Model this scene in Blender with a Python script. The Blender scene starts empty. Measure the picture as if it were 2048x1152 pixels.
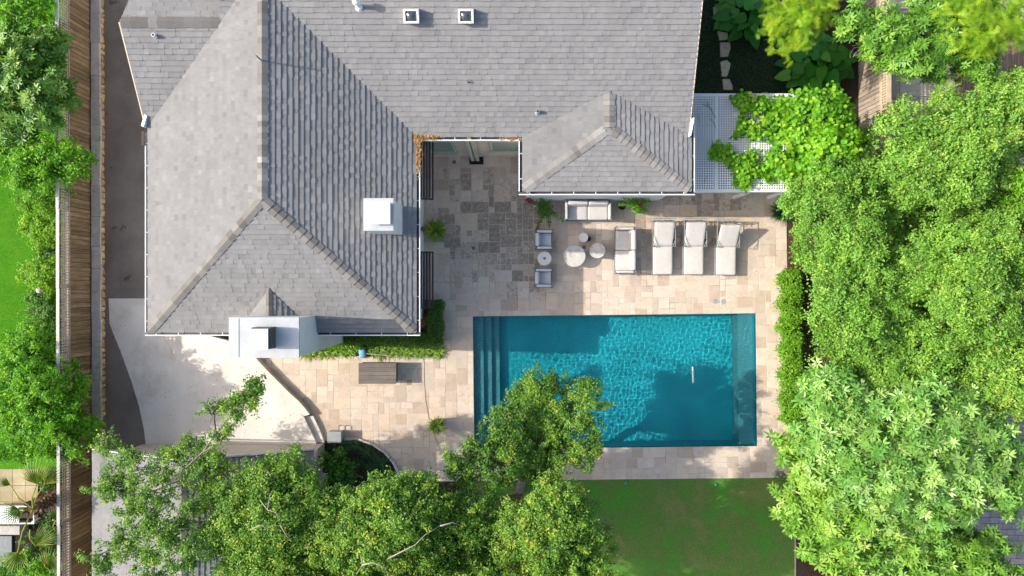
import bpy, math, random, zlib
import numpy as np
from mathutils import Vector, Matrix
sc = bpy.context.scene
rad = math.radians

# ------------------------------------------------------------------ camera, sky, sun, exposure
CH, CF = 23.0, 1380.0            # camera height (m), focal length in photo pixels (2048 wide)
cam = bpy.data.cameras.new('camera'); cam_o = bpy.data.objects.new('camera', cam)
sc.collection.objects.link(cam_o); sc.camera = cam_o
cam_o.location = (0, 0, CH); cam.sensor_width = 36; cam.lens = 36 * CF / 2048
cam.clip_start = 0.5; cam.clip_end = 2000
SUN_EL = 35.0
SUN_DIR = Vector((math.cos(rad(SUN_EL)), -0.045, -math.sin(rad(SUN_EL)))).normalized()
world = bpy.data.worlds.new('World'); sc.world = world; world.use_nodes = True
wn = world.node_tree
sky = wn.nodes.new('ShaderNodeTexSky'); sky.sky_type = 'NISHITA'; sky.sun_disc = False
sky.sun_elevation = rad(SUN_EL); sky.sun_rotation = math.atan2(-SUN_DIR.x, -SUN_DIR.y)
sky.altitude = 200; sky.air_density = 1.0; sky.dust_density = 4.0; sky.ozone_density = 0.4
wn.links.new(sky.outputs[0], wn.nodes['Background'].inputs[0])
wn.nodes['Background'].inputs[1].default_value = 0.15
sun = bpy.data.lights.new('sun', 'SUN'); sun.energy = 3.0; sun.angle = rad(0.5); sun.color = (1.0, 0.93, 0.82)
sun.cycles.is_caustics_light = True
sun_o = bpy.data.objects.new('sun', sun); sc.collection.objects.link(sun_o)
sun_o.rotation_euler = SUN_DIR.to_track_quat('-Z', 'Y').to_euler(); sun_o.location = (-30, 0, 30)
sc.view_settings.view_transform = 'Standard'; sc.view_settings.look = 'None'
sc.view_settings.exposure = 0.9; sc.view_settings.gamma = 1.0; sc.view_settings.use_curve_mapping = False
sc.render.engine = 'CYCLES'
sc.cycles.max_bounces = 7; sc.cycles.diffuse_bounces = 4; sc.cycles.glossy_bounces = 3
sc.cycles.transmission_bounces = 5; sc.cycles.sample_clamp_indirect = 6.0
sc.cycles.use_denoising = True

# ------------------------------------------------------------------ helpers
random.seed(7)
rng = np.random.default_rng(7)
GZ = 0.25                         # level of the drive and the alley; the patio is at 0

def W(px, py, z=0.0):
    s = (CH - z) / CF
    return Vector(((px - 1024) * s, -(py - 576) * s, z))

ORG = {}
def setp(o, **kw):
    for k, v in kw.items():
        if v is not None: o[k] = v
    return o

def thing(name, label, cat, loc=(0, 0, 0), group=None, rz=0.0):
    o = bpy.data.objects.new(name, None); sc.collection.objects.link(o)
    o.location = loc; o.rotation_euler.z = rz; o.empty_display_size = 0.2
    ORG[o.name] = Vector(loc)
    return setp(o, label=label, category=cat, group=group)

def link(name, me, parent=None, **kw):
    o = bpy.data.objects.new(name, me); sc.collection.objects.link(o)
    if parent is not None: o.parent = parent
    return setp(o, **kw)

def oname(o): return ORG.get(o.name, Vector((0, 0, 0)))

def copy_tree(o, parent=None):
    c = o.copy(); sc.collection.objects.link(c); c.parent = parent
    for ch in list(o.children): copy_tree(ch, c)
    return c

class MB:
    def __init__(s): s.v = []; s.f = []; s.t = []; s.mi = []; s.cur = 0.5; s.m = 0
    def add(s, vs, fs, tone=None):
        b = len(s.v); s.v += [tuple(p) for p in vs]
        t = s.cur if tone is None else tone
        for f in fs: s.f.append([b + i for i in f]); s.t.append(t); s.mi.append(s.m)
        return s
    def box(s, x0, x1, y0, y1, z0, z1, tone=None):
        v = [(x0,y0,z0),(x1,y0,z0),(x1,y1,z0),(x0,y1,z0),(x0,y0,z1),(x1,y0,z1),(x1,y1,z1),(x0,y1,z1)]
        return s.add(v, [(3,2,1,0),(4,5,6,7),(0,1,5,4),(1,2,6,5),(2,3,7,6),(3,0,4,7)], tone)
    def obox(s, c, ax, ay, az, tone=None):
        c, ax, ay, az = map(Vector, (c, ax, ay, az))
        v = [c + ax*i + ay*j + az*k for k in (-1,1) for i, j in ((-1,-1),(1,-1),(1,1),(-1,1))]
        return s.add(v, [(3,2,1,0),(4,5,6,7),(0,1,5,4),(1,2,6,5),(2,3,7,6),(3,0,4,7)], tone)
    def prism(s, poly, z0, z1, tone=None):
        a = sum(poly[i][0]*poly[(i+1)%len(poly)][1]-poly[(i+1)%len(poly)][0]*poly[i][1] for i in range(len(poly)))
        if a < 0: poly = poly[::-1]
        n = len(poly)
        v = [(p[0], p[1], z0) for p in poly] + [(p[0], p[1], z1) for p in poly]
        return s.add(v, [tuple(range(n-1,-1,-1)), tuple(range(n,2*n))] + [(i,(i+1)%n,n+(i+1)%n,n+i) for i in range(n)], tone)
    def tube(s, pts, r, n=6, tone=None, cap=True):
        pts = [Vector(p) for p in pts]; r = r if isinstance(r, (list, tuple)) else [r]*len(pts)
        vs = []; fs = []
        for i, p in enumerate(pts):
            d = (pts[min(i+1,len(pts)-1)] - pts[max(i-1,0)])
            if d.length < 1e-9: d = Vector((0,0,1))
            d.normalize(); a = d.orthogonal() if abs(d.z) > .9 else d.cross(Vector((0,0,1)))
            a.normalize(); b = d.cross(a)
            for k in range(n):
                an = 2*math.pi*k/n; vs.append(p + (a*math.cos(an) + b*math.sin(an))*r[i])
        for i in range(len(pts)-1):
            for k in range(n): fs.append((i*n+k, i*n+(k+1)%n, (i+1)*n+(k+1)%n, (i+1)*n+k))
        if cap: fs.append(tuple(range(n-1,-1,-1))); fs.append(tuple((len(pts)-1)*n+k for k in range(n)))
        return s.add(vs, fs, tone)
    def lathe(s, c, prof, n=24, tone=None, scallop=0, amp=0.0):
        vs = []; fs = []; m = len(prof)
        for r, z in prof:
            for k in range(n):
                an = 2*math.pi*k/n; rr = r*(1 + (amp*abs(math.sin(scallop*an/2)) if scallop else 0))
                vs.append((c[0]+rr*math.cos(an), c[1]+rr*math.sin(an), c[2]+z))
        for i in range(m-1):
            for k in range(n): fs.append((i*n+k, i*n+(k+1)%n, (i+1)*n+(k+1)%n, (i+1)*n+k))
        fs.append(tuple(range(n-1,-1,-1))); fs.append(tuple((m-1)*n+k for k in range(n)))
        return s.add(vs, fs, tone)
    def cushion(s, c, h, r=0.04, rot=None, puff=0.012, n=6, tone=None):
        c = Vector(c); h = Vector(h); r = min(r, min(h)*0.98)
        cache = {}; vs = []; fs = []
        def vert(p):
            key = tuple(round(q, 4) for q in p)
            if key in cache: return cache[key]
            q = [0,0,0]; inn = [0,0,0]
            for i in range(3):
                q[i] = p[i]*h[i]; inn[i] = max(-(h[i]-r), min(h[i]-r, q[i]))
            d = Vector(q) - Vector(inn)
            if d.length > 1e-9: d = d.normalized()*r
            o = Vector(inn) + d
            if abs(p[2]) > .99: o.z += math.copysign(puff*(1-p[0]**2)*(1-p[1]**2), p[2])
            if rot is not None: o = rot @ o
            cache[key] = len(vs); vs.append(c + o); return cache[key]
        g = [-1, -.92, -.75, -.25, .25, .75, .92, 1]
        for ax in range(3):
            for sg in (-1, 1):
                for i in range(len(g)-1):
                    for j in range(len(g)-1):
                        q = []
                        for a, b in ((g[i],g[j]),(g[i+1],g[j]),(g[i+1],g[j+1]),(g[i],g[j+1])):
                            p = [0,0,0]; p[ax] = sg; p[(ax+1)%3] = a; p[(ax+2)%3] = b; q.append(vert(p))
                        if sg < 0: q.reverse()
                        fs.append(tuple(q))
        return s.add(vs, fs, tone)
    def build(s, name, mat, parent=None, org=None, smooth=False, **kw):
        o_ = Vector(org) if org is not None else (oname(parent) if parent is not None else Vector((0,0,0)))
        me = bpy.data.meshes.new(name)
        me.from_pydata([(p[0]-o_.x, p[1]-o_.y, p[2]-o_.z) for p in s.v], [], s.f)
        at = me.attributes.new('tone', 'FLOAT', 'FACE'); at.data.foreach_set('value', s.t)
        for m in (mat if isinstance(mat, (list, tuple)) else [mat]): me.materials.append(m)
        if any(s.mi): me.polygons.foreach_set('material_index', s.mi)
        if smooth: me.polygons.foreach_set('use_smooth', [True]*len(s.f))
        o = link(name, me, parent, **kw)
        if parent is None:
            o.location = o_; ORG[o.name] = o_.copy()
        else: ORG[o.name] = o_.copy()
        return o

def np_mesh(name, V, F, tone, mat, parent=None, org=None, **kw):
    """V (n,3), F (m,3) triangles, tone per face"""
    o_ = Vector(org) if org is not None else (oname(parent) if parent is not None else Vector((0,0,0)))
    me = bpy.data.meshes.new(name)
    me.vertices.add(len(V)); me.vertices.foreach_set('co', (V - np.array(o_)[None]).astype(np.float32).ravel())
    me.loops.add(F.size); me.loops.foreach_set('vertex_index', F.astype(np.int32).ravel())
    me.polygons.add(len(F)); k = F.shape[1]
    me.polygons.foreach_set('loop_start', np.arange(0, F.size, k, dtype=np.int32))
    at = me.attributes.new('tone', 'FLOAT', 'FACE'); at.data.foreach_set('value', tone.astype(np.float32))
    me.materials.append(mat); me.update(calc_edges=True)
    o = link(name, me, parent, **kw)
    if parent is None: o.location = o_
    ORG[o.name] = o_.copy()
    return o

# ------------------------------------------------------------------ materials
class NM:
    def __init__(s, name, rough=0.8, spec=0.3):
        s.m = bpy.data.materials.new(name); s.m.use_nodes = True; s.n = s.m.node_tree
        s.b = s.n.nodes['Principled BSDF']; s.b.inputs['Roughness'].default_value = rough
        s.b.inputs['Specular IOR Level'].default_value = spec
    def N(s, t, **kw):
        n = s.n.nodes.new('ShaderNode' + t)
        for k, v in kw.items():
            if k in n.inputs: n.inputs[k].default_value = v
            else: setattr(n, k, v)
        return n
    def L(s, a, b): s.n.links.new(a, b)
    def tone(s): return s.N('Attribute', attribute_name='tone').outputs['Fac']
    def pos(s): return s.N('NewGeometry').outputs['Position']
    def noise(s, scale, detail=4, rough=.6, dist=0, vec=None):
        n = s.N('TexNoise', Scale=scale, Detail=detail, Roughness=rough, Distortion=dist)
        s.L(vec if vec is not None else s.pos(), n.inputs['Vector']); return n.outputs['Fac']
    def ramp(s, fac, stops, interp='LINEAR'):
        r = s.N('ValToRGB'); r.color_ramp.interpolation = interp; e = r.color_ramp.elements
        while len(e) < len(stops): e.new(.5)
        for i, (p, c) in enumerate(stops):
            e[i].position = p; e[i].color = (c, c, c, 1) if isinstance(c, (int, float)) else (*c, 1)
        s.L(fac, r.inputs[0]); return r.outputs[0]
    def mix(s, fac, a, b, mode='MIX'):
        n = s.N('Mix', data_type='RGBA', blend_type=mode)
        for sock, v in ((n.inputs[0], fac), (n.inputs[6], a), (n.inputs[7], b)):
            if isinstance(v, (int, float)): sock.default_value = v
            elif isinstance(v, tuple): sock.default_value = (*v, 1)
            else: s.L(v, sock)
        return n.outputs[2]
    def math(s, op, a, b=0.0, clamp=False):
        n = s.N('Math', operation=op, use_clamp=clamp)
        for sock, v in ((n.inputs[0], a), (n.inputs[1], b)):
            if isinstance(v, (int, float)): sock.default_value = v
            else: s.L(v, sock)
        return n.outputs[0]
    def bump(s, h, strength=.3, dist=.01):
        b = s.N('Bump', Strength=strength, Distance=dist); s.L(h, b.inputs['Height']); s.L(b.outputs[0], s.b.inputs['Normal'])
    def color(s, c):
        if isinstance(c, tuple): s.b.inputs['Base Color'].default_value = (*c, 1)
        else: s.L(c, s.b.inputs['Base Color'])
        return s

def mottled(name, c1, c2, scale=8, rough=.8, spec=.3, tone_amt=0.0, bump=.2, bdist=.005, fine=60, dirt=None, metallic=0):
    m = NM(name, rough, spec)
    a = m.noise(scale, 6, .65); b = m.noise(fine, 3, .6)
    f = m.math('ADD', m.math('MULTIPLY', a, .7), m.math('MULTIPLY', b, .3))
    c = m.mix(m.ramp(f, [(.36, 0.0), (.64, 1.0)]), c1, c2)
    if tone_amt:
        t = m.ramp(m.tone(), [(0, 1-tone_amt), (1, 1+tone_amt)])
        mul = m.N('MixRGB', blend_type='MULTIPLY'); mul.inputs[0].default_value = 1
        m.L(c, mul.inputs[1]); m.L(t, mul.inputs[2]); c = mul.outputs[0]
    if dirt:
        d = m.ramp(m.noise(dirt[1], 7, .7, .4), [(dirt[2], 0.0), (dirt[2]+.14, 1.0)])
        c = m.mix(m.math('MULTIPLY', d, dirt[3]), c, dirt[0])
    m.color(c); m.bump(m.noise(fine, 4, .7), bump, bdist); m.b.inputs['Metallic'].default_value = metallic
    return m.m

def mul(m, c, f):
    x = m.N('MixRGB', blend_type='MULTIPLY'); x.inputs[0].default_value = 1
    for i, v in ((1, c), (2, f)):
        if isinstance(v, tuple): x.inputs[i].default_value = (*v, 1)
        else: m.L(v, x.inputs[i])
    return x.outputs[0]

M = {}
def mk_shingle():
    m = NM('asphalt_shingle', .93, .25)
    t = m.tone()
    base = m.ramp(t, [(0, (.150,.151,.156)), (.35, (.207,.207,.211)), (.7, (.240,.239,.240)), (1, (.29,.288,.286))])
    g = m.ramp(m.noise(160, 2, .5), [(.3, .82), (.7, 1.16)])
    st = m.ramp(m.noise(1.1, 5, .6, .5), [(.3, .90), (.7, 1.07)])
    c = mul(m, mul(m, base, g), st)
    c = m.mix(m.math('MULTIPLY', m.ramp(m.noise(3.2, 6, .7, 1.0), [(.60, 0.0), (.75, 1.0)]), .35), c, (.15,.145,.125))
    m.color(c); m.bump(m.noise(180, 2, .6), .35, .004); return m.m
M['shingle'] = mk_shingle()
def mk_cap():
    m = NM('ridge_shingle', .93, .2)
    base = m.ramp(m.tone(), [(0, (.125,.115,.105)), (.5, (.20,.192,.182)), (1, (.31,.305,.295))])
    m.color(mul(m, base, m.ramp(m.noise(120, 3, .6), [(.3, .8), (.7, 1.15)]))); m.bump(m.noise(150, 2, .6), .3, .004); return m.m
M['cap'] = mk_cap()
def mk_paver():
    m = NM('limestone_paver', .75, .25)
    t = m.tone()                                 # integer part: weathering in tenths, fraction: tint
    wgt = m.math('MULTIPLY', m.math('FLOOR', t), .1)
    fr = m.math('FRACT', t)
    base = m.ramp(fr, [(0, (.47,.375,.30)), (.3, (.55,.465,.39)), (.55, (.60,.50,.415)), (.8, (.63,.55,.47)), (1, (.62,.50,.39))])
    n1 = m.noise(2.3, 6, .65, .6); n2 = m.noise(10, 6, .75, .6); n3 = m.noise(90, 3, .6)
    c = mul(m, base, m.ramp(n1, [(.3, (.86,.85,.85)), (.5, (.98,.97,.96)), (.7, (1.06,1.04,1.0))]))
    c = mul(m, c, m.ramp(n3, [(.3, .93), (.7, 1.06)]))
    # warm iron stains
    c = m.mix(m.math('MULTIPLY', m.ramp(m.noise(1.4, 5, .6, 1.2), [(.52, 0.0), (.70, 1.0)]), .45), c, (.50,.35,.20))
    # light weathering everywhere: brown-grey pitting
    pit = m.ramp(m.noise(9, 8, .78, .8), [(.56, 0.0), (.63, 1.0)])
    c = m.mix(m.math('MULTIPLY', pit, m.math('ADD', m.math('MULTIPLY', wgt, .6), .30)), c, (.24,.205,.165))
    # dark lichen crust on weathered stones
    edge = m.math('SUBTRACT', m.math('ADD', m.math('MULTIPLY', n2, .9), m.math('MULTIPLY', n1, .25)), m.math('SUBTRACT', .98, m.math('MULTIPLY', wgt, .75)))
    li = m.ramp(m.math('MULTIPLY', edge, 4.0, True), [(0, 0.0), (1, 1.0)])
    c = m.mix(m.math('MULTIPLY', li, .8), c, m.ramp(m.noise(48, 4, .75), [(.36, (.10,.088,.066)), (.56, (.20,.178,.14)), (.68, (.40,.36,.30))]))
    m.color(c); m.bump(m.math('ADD', n3, m.math('MULTIPLY', n2, .6)), .35, .006); return m.m
M['paver'] = mk_paver()
M['mortar'] = mottled('mortar', (.46,.40,.33), (.58,.52,.44), 3, dirt=((.16,.14,.12), 1.2, .5, .6))
M['stucco'] = mottled('white_stucco', (.64,.645,.65), (.72,.72,.71), 2.5, .85, dirt=((.45,.42,.38), 2.2, .56, .35))
M['stucco_metal'] = mottled('white_painted_metal_cap', (.57,.58,.59), (.66,.67,.67), 3, .5, .5, dirt=((.42,.39,.36), 3.0, .57, .4))
M['sheet_metal'] = mottled('pale_sheet_metal', (.36,.39,.41), (.46,.485,.50), 3, .5, .5, dirt=((.36,.33,.30), 3.0, .57, .5))
M['wall'] = mottled('beige_wall', (.66,.53,.43), (.76,.63,.52), 3, .9, dirt=((.25,.2,.17), 5, .55, .4))
M['siding'] = mottled('white_siding', (.68,.68,.66), (.78,.78,.76), 4, .7)
M['garage_wall'] = mottled('garage_stucco', (.44,.38,.31), (.54,.48,.40), 3, .9, dirt=((.22,.17,.13), 2, .55, .5))
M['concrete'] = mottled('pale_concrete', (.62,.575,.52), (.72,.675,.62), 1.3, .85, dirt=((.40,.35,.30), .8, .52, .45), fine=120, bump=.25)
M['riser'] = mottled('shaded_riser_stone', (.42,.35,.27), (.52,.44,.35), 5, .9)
def mk_asphalt():
    m = NM('old_asphalt', .95, .2)
    c = m.mix(m.ramp(m.noise(1.0, 6, .65), [(.35, 0.0), (.65, 1.0)]), (.145,.125,.112), (.20,.178,.162))
    c = mul(m, c, m.ramp(m.noise(240, 2, .5), [(.3, .7), (.7, 1.35)]))
    c = m.mix(m.math('MULTIPLY', m.ramp(m.noise(2.4, 3, .5), [(.70, 0.0), (.73, 1.0)]), .7), c, (.07,.06,.055))
    m.color(c); m.bump(m.noise(240, 2, .5), .5, .005); return m.m
M['asphalt'] = mk_asphalt()
M['cap_stone'] = mottled('grey_coping_stone', (.35,.33,.31), (.47,.45,.42), 4, .9, tone_amt=.12, dirt=((.16,.14,.12), 3, .55, .6))
M['tan_stone'] = mottled('tan_rubble_stone', (.40,.27,.13), (.60,.45,.26), 9, .9, tone_amt=.32, bump=.8, bdist=.03, fine=30)
def wood(name, c1, c2, axis='Z', scale=1.0, tone_amt=.3, rough=.85):
    m = NM(name, rough, .2)
    tc = m.N('TexCoord'); mp = m.N('Mapping'); m.L(m.pos(), mp.inputs[0])
    s = {'X': (1.2, 24, 24), 'Y': (24, 1.2, 24), 'Z': (24, 24, 1.2)}[axis]; mp.inputs['Scale'].default_value = [q*scale for q in s]
    g = m.noise(1.0, 6, .7, .8, mp.outputs[0]); k = m.noise(3.0, 4, .6)
    c = m.mix(m.ramp(g, [(.35, 0.0), (.62, 1.0)]), c1, c2)
    c = mul(m, c, m.ramp(m.tone(), [(0, 1-tone_amt), (1, 1+tone_amt)]))
    c = mul(m, c, m.ramp(k, [(.3, .85), (.7, 1.1)]))
    m.color(c); m.bump(g, .3, .004); return m.m
M['fence'] = wood('weathered_fence_board', (.12,.082,.045), (.255,.185,.11), 'Z')
M['fence_grey'] = wood('grey_fence_board', (.26,.21,.165), (.46,.39,.31), 'Z', tone_amt=.2)
M['lattice_wood'] = mottled('lattice_wood', (.30,.25,.21), (.42,.36,.31), 6)
M['lattice_tan'] = mottled('tan_lattice', (.50,.40,.28), (.62,.51,.37), 6)
M['rail'] = mottled('pale_rail', (.42,.40,.38), (.54,.53,.51), 4, .6)
M['dark_wood'] = wood('dark_stained_slat', (.035,.027,.024), (.075,.058,.05), 'Y', tone_amt=.35, rough=.6)
M['box_wood'] = wood('grey_brown_board', (.125,.11,.10), (.185,.165,.15), 'X', tone_amt=.12)
M['deck'] = wood('brown_deck_board', (.15,.10,.07), (.25,.18,.13), 'Y', tone_amt=.2)
M['white_metal'] = mottled('white_coated_metal', (.74,.76,.77), (.82,.83,.83), 5, .35, .5, bump=.05)
M['grey_metal'] = mottled('grey_metal', (.30,.33,.35), (.42,.45,.47), 6, .45, .5, bump=.05, metallic=.3)
M['frame_metal'] = mottled('blue_grey_frame', (.13,.15,.17), (.20,.22,.24), 6, .45, .5, bump=.05)
M['lounger_metal'] = mottled('lounger_tube', (.20,.21,.215), (.29,.30,.30), 6, .4, .5, bump=.05)
M['gutter_shadow'] = mottled('shaded_gutter_trough', (.06,.07,.085), (.12,.12,.125), 9, .6)  # shadow inside the open gutter, put in as a dark colour
M['sage'] = mottled('sage_trim', (.42,.45,.36), (.50,.52,.43), 5, .7)
M['dark_glass'] = NM('window_pane', .08, .6).color((.035,.045,.045)).m
M['shade_cloth'] = NM('window_shade', .6).color((.27,.30,.26)).m
M['dome'] = NM('skylight_dome', .18, .7).color((.055,.06,.075)).m
def mk_cushion(name, c):
    m = NM(name, .9, .15)
    mp = m.N('Mapping'); m.L(m.pos(), mp.inputs[0]); mp.inputs['Scale'].default_value = (1, 1, 1)
    n = m.noise(5, 4, .6, .5)
    m.color(mul(m, c, m.ramp(n, [(.3, .93), (.7, 1.03)]))); m.bump(m.noise(7, 4, .6, 1.5), .45, .03); return m.m
M['cushion'] = mk_cushion('cream_cushion', (.55,.525,.50))
M['cushion_grey'] = mk_cushion('pale_grey_cushion', (.55,.555,.575))
M['concrete_table'] = mottled('cast_concrete', (.50,.47,.43), (.62,.60,.56), 6, .8, dirt=((.28,.26,.24), 5, .5, .6))
M['white_table'] = mottled('white_cast_table', (.64,.62,.58), (.72,.70,.67), 6, .7)
M['dark_table'] = mottled('dark_resin', (.05,.045,.042), (.10,.09,.085), 12, .5)
M['black'] = mottled('black_plastic', (.025,.025,.028), (.05,.05,.05), 12, .6)
M['pot_grey'] = mottled('grey_glazed_pot', (.35,.38,.38), (.48,.50,.49), 8, .5)
M['terracotta'] = mottled('terracotta', (.42,.19,.11), (.55,.28,.17), 8, .8)
def mk_soil(name, a, b, c3):
    m = NM(name, 1, .1)
    n = m.noise(45, 4, .7); c = m.ramp(n, [(.3, a), (.55, b), (.72, c3)])
    m.color(mul(m, c, m.ramp(m.noise(2, 5, .6), [(.3, .7), (.7, 1.2)]))); m.bump(n, 1, .03); return m.m
M['mulch'] = mk_soil('bark_mulch', (.035,.02,.013), (.10,.06,.038), (.19,.125,.085))
M['soil'] = mk_soil('dark_soil', (.02,.017,.013), (.05,.04,.03), (.12,.10,.08))
M['gravel'] = mk_soil('dark_pebbles', (.01,.01,.012), (.03,.03,.034), (.16,.16,.16))
M['ground'] = mk_soil('garden_ground', (.02,.025,.012), (.045,.05,.022), (.09,.08,.045))
def mk_lawn(name, a, b, c3):
    m = NM(name, .95, .1)
    n = m.noise(.9, 6, .65, .4); f = m.noise(55, 3, .7)
    c = m.ramp(n, [(.32, a), (.5, b), (.68, c3)])
    m.color(mul(m, c, m.ramp(f, [(.3, .55), (.7, 1.45)]))); m.bump(f, 1, .03); return m.m
M['lawn'] = mk_lawn('lawn_turf', (.22,.24,.08), (.13,.23,.05), (.085,.30,.035))
M['lawn_bright'] = mk_lawn('neighbour_turf', (.08,.24,.012), (.07,.25,.01), (.10,.28,.015))
M['flag'] = mottled('flagstone', (.42,.35,.25), (.58,.50,.38), 8, .85, tone_amt=.18, dirt=((.20,.18,.13), 7, .55, .6))
M['tile'] = mottled('mossy_terrace_tile', (.30,.25,.14), (.43,.37,.24), 3, .8, tone_amt=.12, dirt=((.28,.17,.05), 2.4, .5, .7))
M['street_paver'] = mottled('grey_street_paver', (.20,.19,.19), (.30,.285,.28), 6, .85, tone_amt=.15)
M['pool_floor'] = None
def mk_pool(name, a, b, c3):
    m = NM(name, .8, .2)
    n = m.noise(38, 4, .75); k = m.noise(.7, 4, .55)
    m.color(mul(m, m.ramp(n, [(.33, a), (.52, b), (.68, c3)]), m.ramp(k, [(.3, .85), (.7, 1.12)]))); return m.m
M['pool_floor'] = mk_pool('teal_pool_plaster', (.018,.27,.35), (.03,.37,.45), (.06,.46,.54))
M['pool_tread'] = mk_pool('speckled_tread_tile', (.035,.15,.20), (.11,.28,.34), (.36,.50,.52))
M['pool_band'] = mk_pool('waterline_tile', (.02,.09,.13), (.03,.13,.18), (.05,.2,.26))
def mk_water():
    m = bpy.data.materials.new('pool_water'); m.use_nodes = True; n = m.node_tree; n.nodes.clear()
    o = n.nodes.new('ShaderNodeOutputMaterial'); g = n.nodes.new('ShaderNodeBsdfGlass')
    g.inputs['Roughness'].default_value = 0; g.inputs['IOR'].default_value = 1.33
    g.inputs['Color'].default_value = (.72,1.0,1.0,1); n.links.new(g.outputs[0], o.inputs[0]); return m
M['water'] = mk_water()
M['bark'] = mottled('grey_bark', (.12,.10,.08), (.23,.205,.175), 12, .95, bump=.8, bdist=.02)
M['twig'] = mottled('pale_twig', (.24,.215,.18), (.36,.33,.29), 12, .9)
M['palm_bark'] = mottled('palm_boots', (.13,.075,.04), (.27,.17,.10), 20, .95, tone_amt=.35, bump=1, bdist=.02)
M['dead_leaf'] = mottled('dry_oak_leaves', (.32,.16,.055), (.52,.30,.12), 30, .8, tone_amt=.35)
M['blue_mesh'] = mottled('blue_net', (.10,.33,.45), (.20,.48,.60), 25, .6)
M['teal_plastic'] = NM('turquoise_plastic', .5).color((.03,.35,.30)).m
M['magenta'] = NM('bract', .6).color((.30,.03,.09)).m

def leafmat(name, stops, transl=.35, rough=.5, spec=.35):
    m = NM(name, rough, spec)
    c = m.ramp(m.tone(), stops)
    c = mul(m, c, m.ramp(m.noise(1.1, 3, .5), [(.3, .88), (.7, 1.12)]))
    m.color(c)
    t = m.N('BsdfTranslucent'); tc = mul(m, c, (1.25, 1.2, .55)); m.L(tc, t.inputs[0])
    mx = m.N('MixShader'); mx.inputs[0].default_value = transl
    m.L(m.b.outputs[0], mx.inputs[1]); m.L(t.outputs[0], mx.inputs[2])
    m.L(mx.outputs[0], m.n.nodes['Material Output'].inputs[0]); return m.m
M['leaf_light'] = leafmat('light_green_leaf', [(0, (.085,.22,.03)), (.4, (.17,.37,.05)), (.75, (.26,.48,.07)), (1, (.42,.54,.10))])
M['leaf_oak'] = leafmat('oak_leaf', [(0, (.045,.13,.022)), (.4, (.105,.25,.035)), (.7, (.21,.385,.05)), (.93, (.38,.49,.06)), (1, (.52,.46,.08))])
M['leaf_mag'] = leafmat('magnolia_leaf', [(0, (.07,.19,.02)), (.5, (.15,.34,.035)), (.85, (.27,.47,.06)), (1, (.40,.55,.12))], .22, .42, .4)
M['leaf_mag_pale'] = leafmat('pale_magnolia_leaf', [(0, (.08,.24,.035)), (.5, (.17,.37,.06)), (.85, (.32,.50,.12)), (1, (.42,.57,.19))], .2, .38, .5)
M['leaf_mag_dark'] = leafmat('dark_magnolia_leaf', [(0, (.035,.12,.012)), (.5, (.075,.21,.02)), (.85, (.17,.33,.035)), (1, (.33,.45,.09))], .15, .4, .4)
M['leaf_vine'] = leafmat('vine_leaf', [(0, (.06,.22,.012)), (.45, (.15,.40,.02)), (.8, (.29,.54,.03)), (1, (.50,.58,.04))], .4)
M['leaf_yellow'] = leafmat('yellow_green_frond', [(0, (.11,.28,.012)), (.5, (.26,.46,.02)), (1, (.52,.62,.03))], .4)
M['leaf_hedge'] = leafmat('hedge_leaf', [(0, (.03,.12,.01)), (.5, (.06,.19,.014)), (1, (.14,.30,.025))], .25)
M['leaf_hedge_bright'] = leafmat('bright_hedge_leaf', [(0, (.08,.24,.012)), (.5, (.18,.40,.02)), (1, (.33,.52,.03))], .35)
M['leaf_cover'] = leafmat('ground_cover_leaf', [(0, (.015,.05,.015)), (.6, (.035,.10,.03)), (1, (.10,.19,.07))], .15)
M['leaf_ear'] = leafmat('elephant_ear_leaf', [(0, (.02,.14,.012)), (.6, (.04,.24,.015)), (1, (.10,.33,.025))], .3, .45)
M['leaf_blade'] = leafmat('strap_leaf', [(0, (.07,.20,.015)), (.5, (.19,.34,.03)), (1, (.42,.48,.11))], .3)
M['leaf_bladedark'] = leafmat('dark_strap_leaf', [(0, (.02,.07,.02)), (.5, (.035,.11,.035)), (1, (.09,.18,.07))], .25)
M['leaf_palm'] = leafmat('palm_frond', [(0, (.05,.13,.02)), (.5, (.12,.22,.03)), (1, (.33,.34,.05))], .3)
M['grass'] = leafmat('grass_blade', [(0, (.08,.18,.022)), (.5, (.13,.26,.035)), (1, (.27,.37,.075))], .3)
M['grass_bright'] = leafmat('bright_grass_blade', [(0, (.05,.22,.005)), (1, (.12,.33,.012))], .35)

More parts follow.
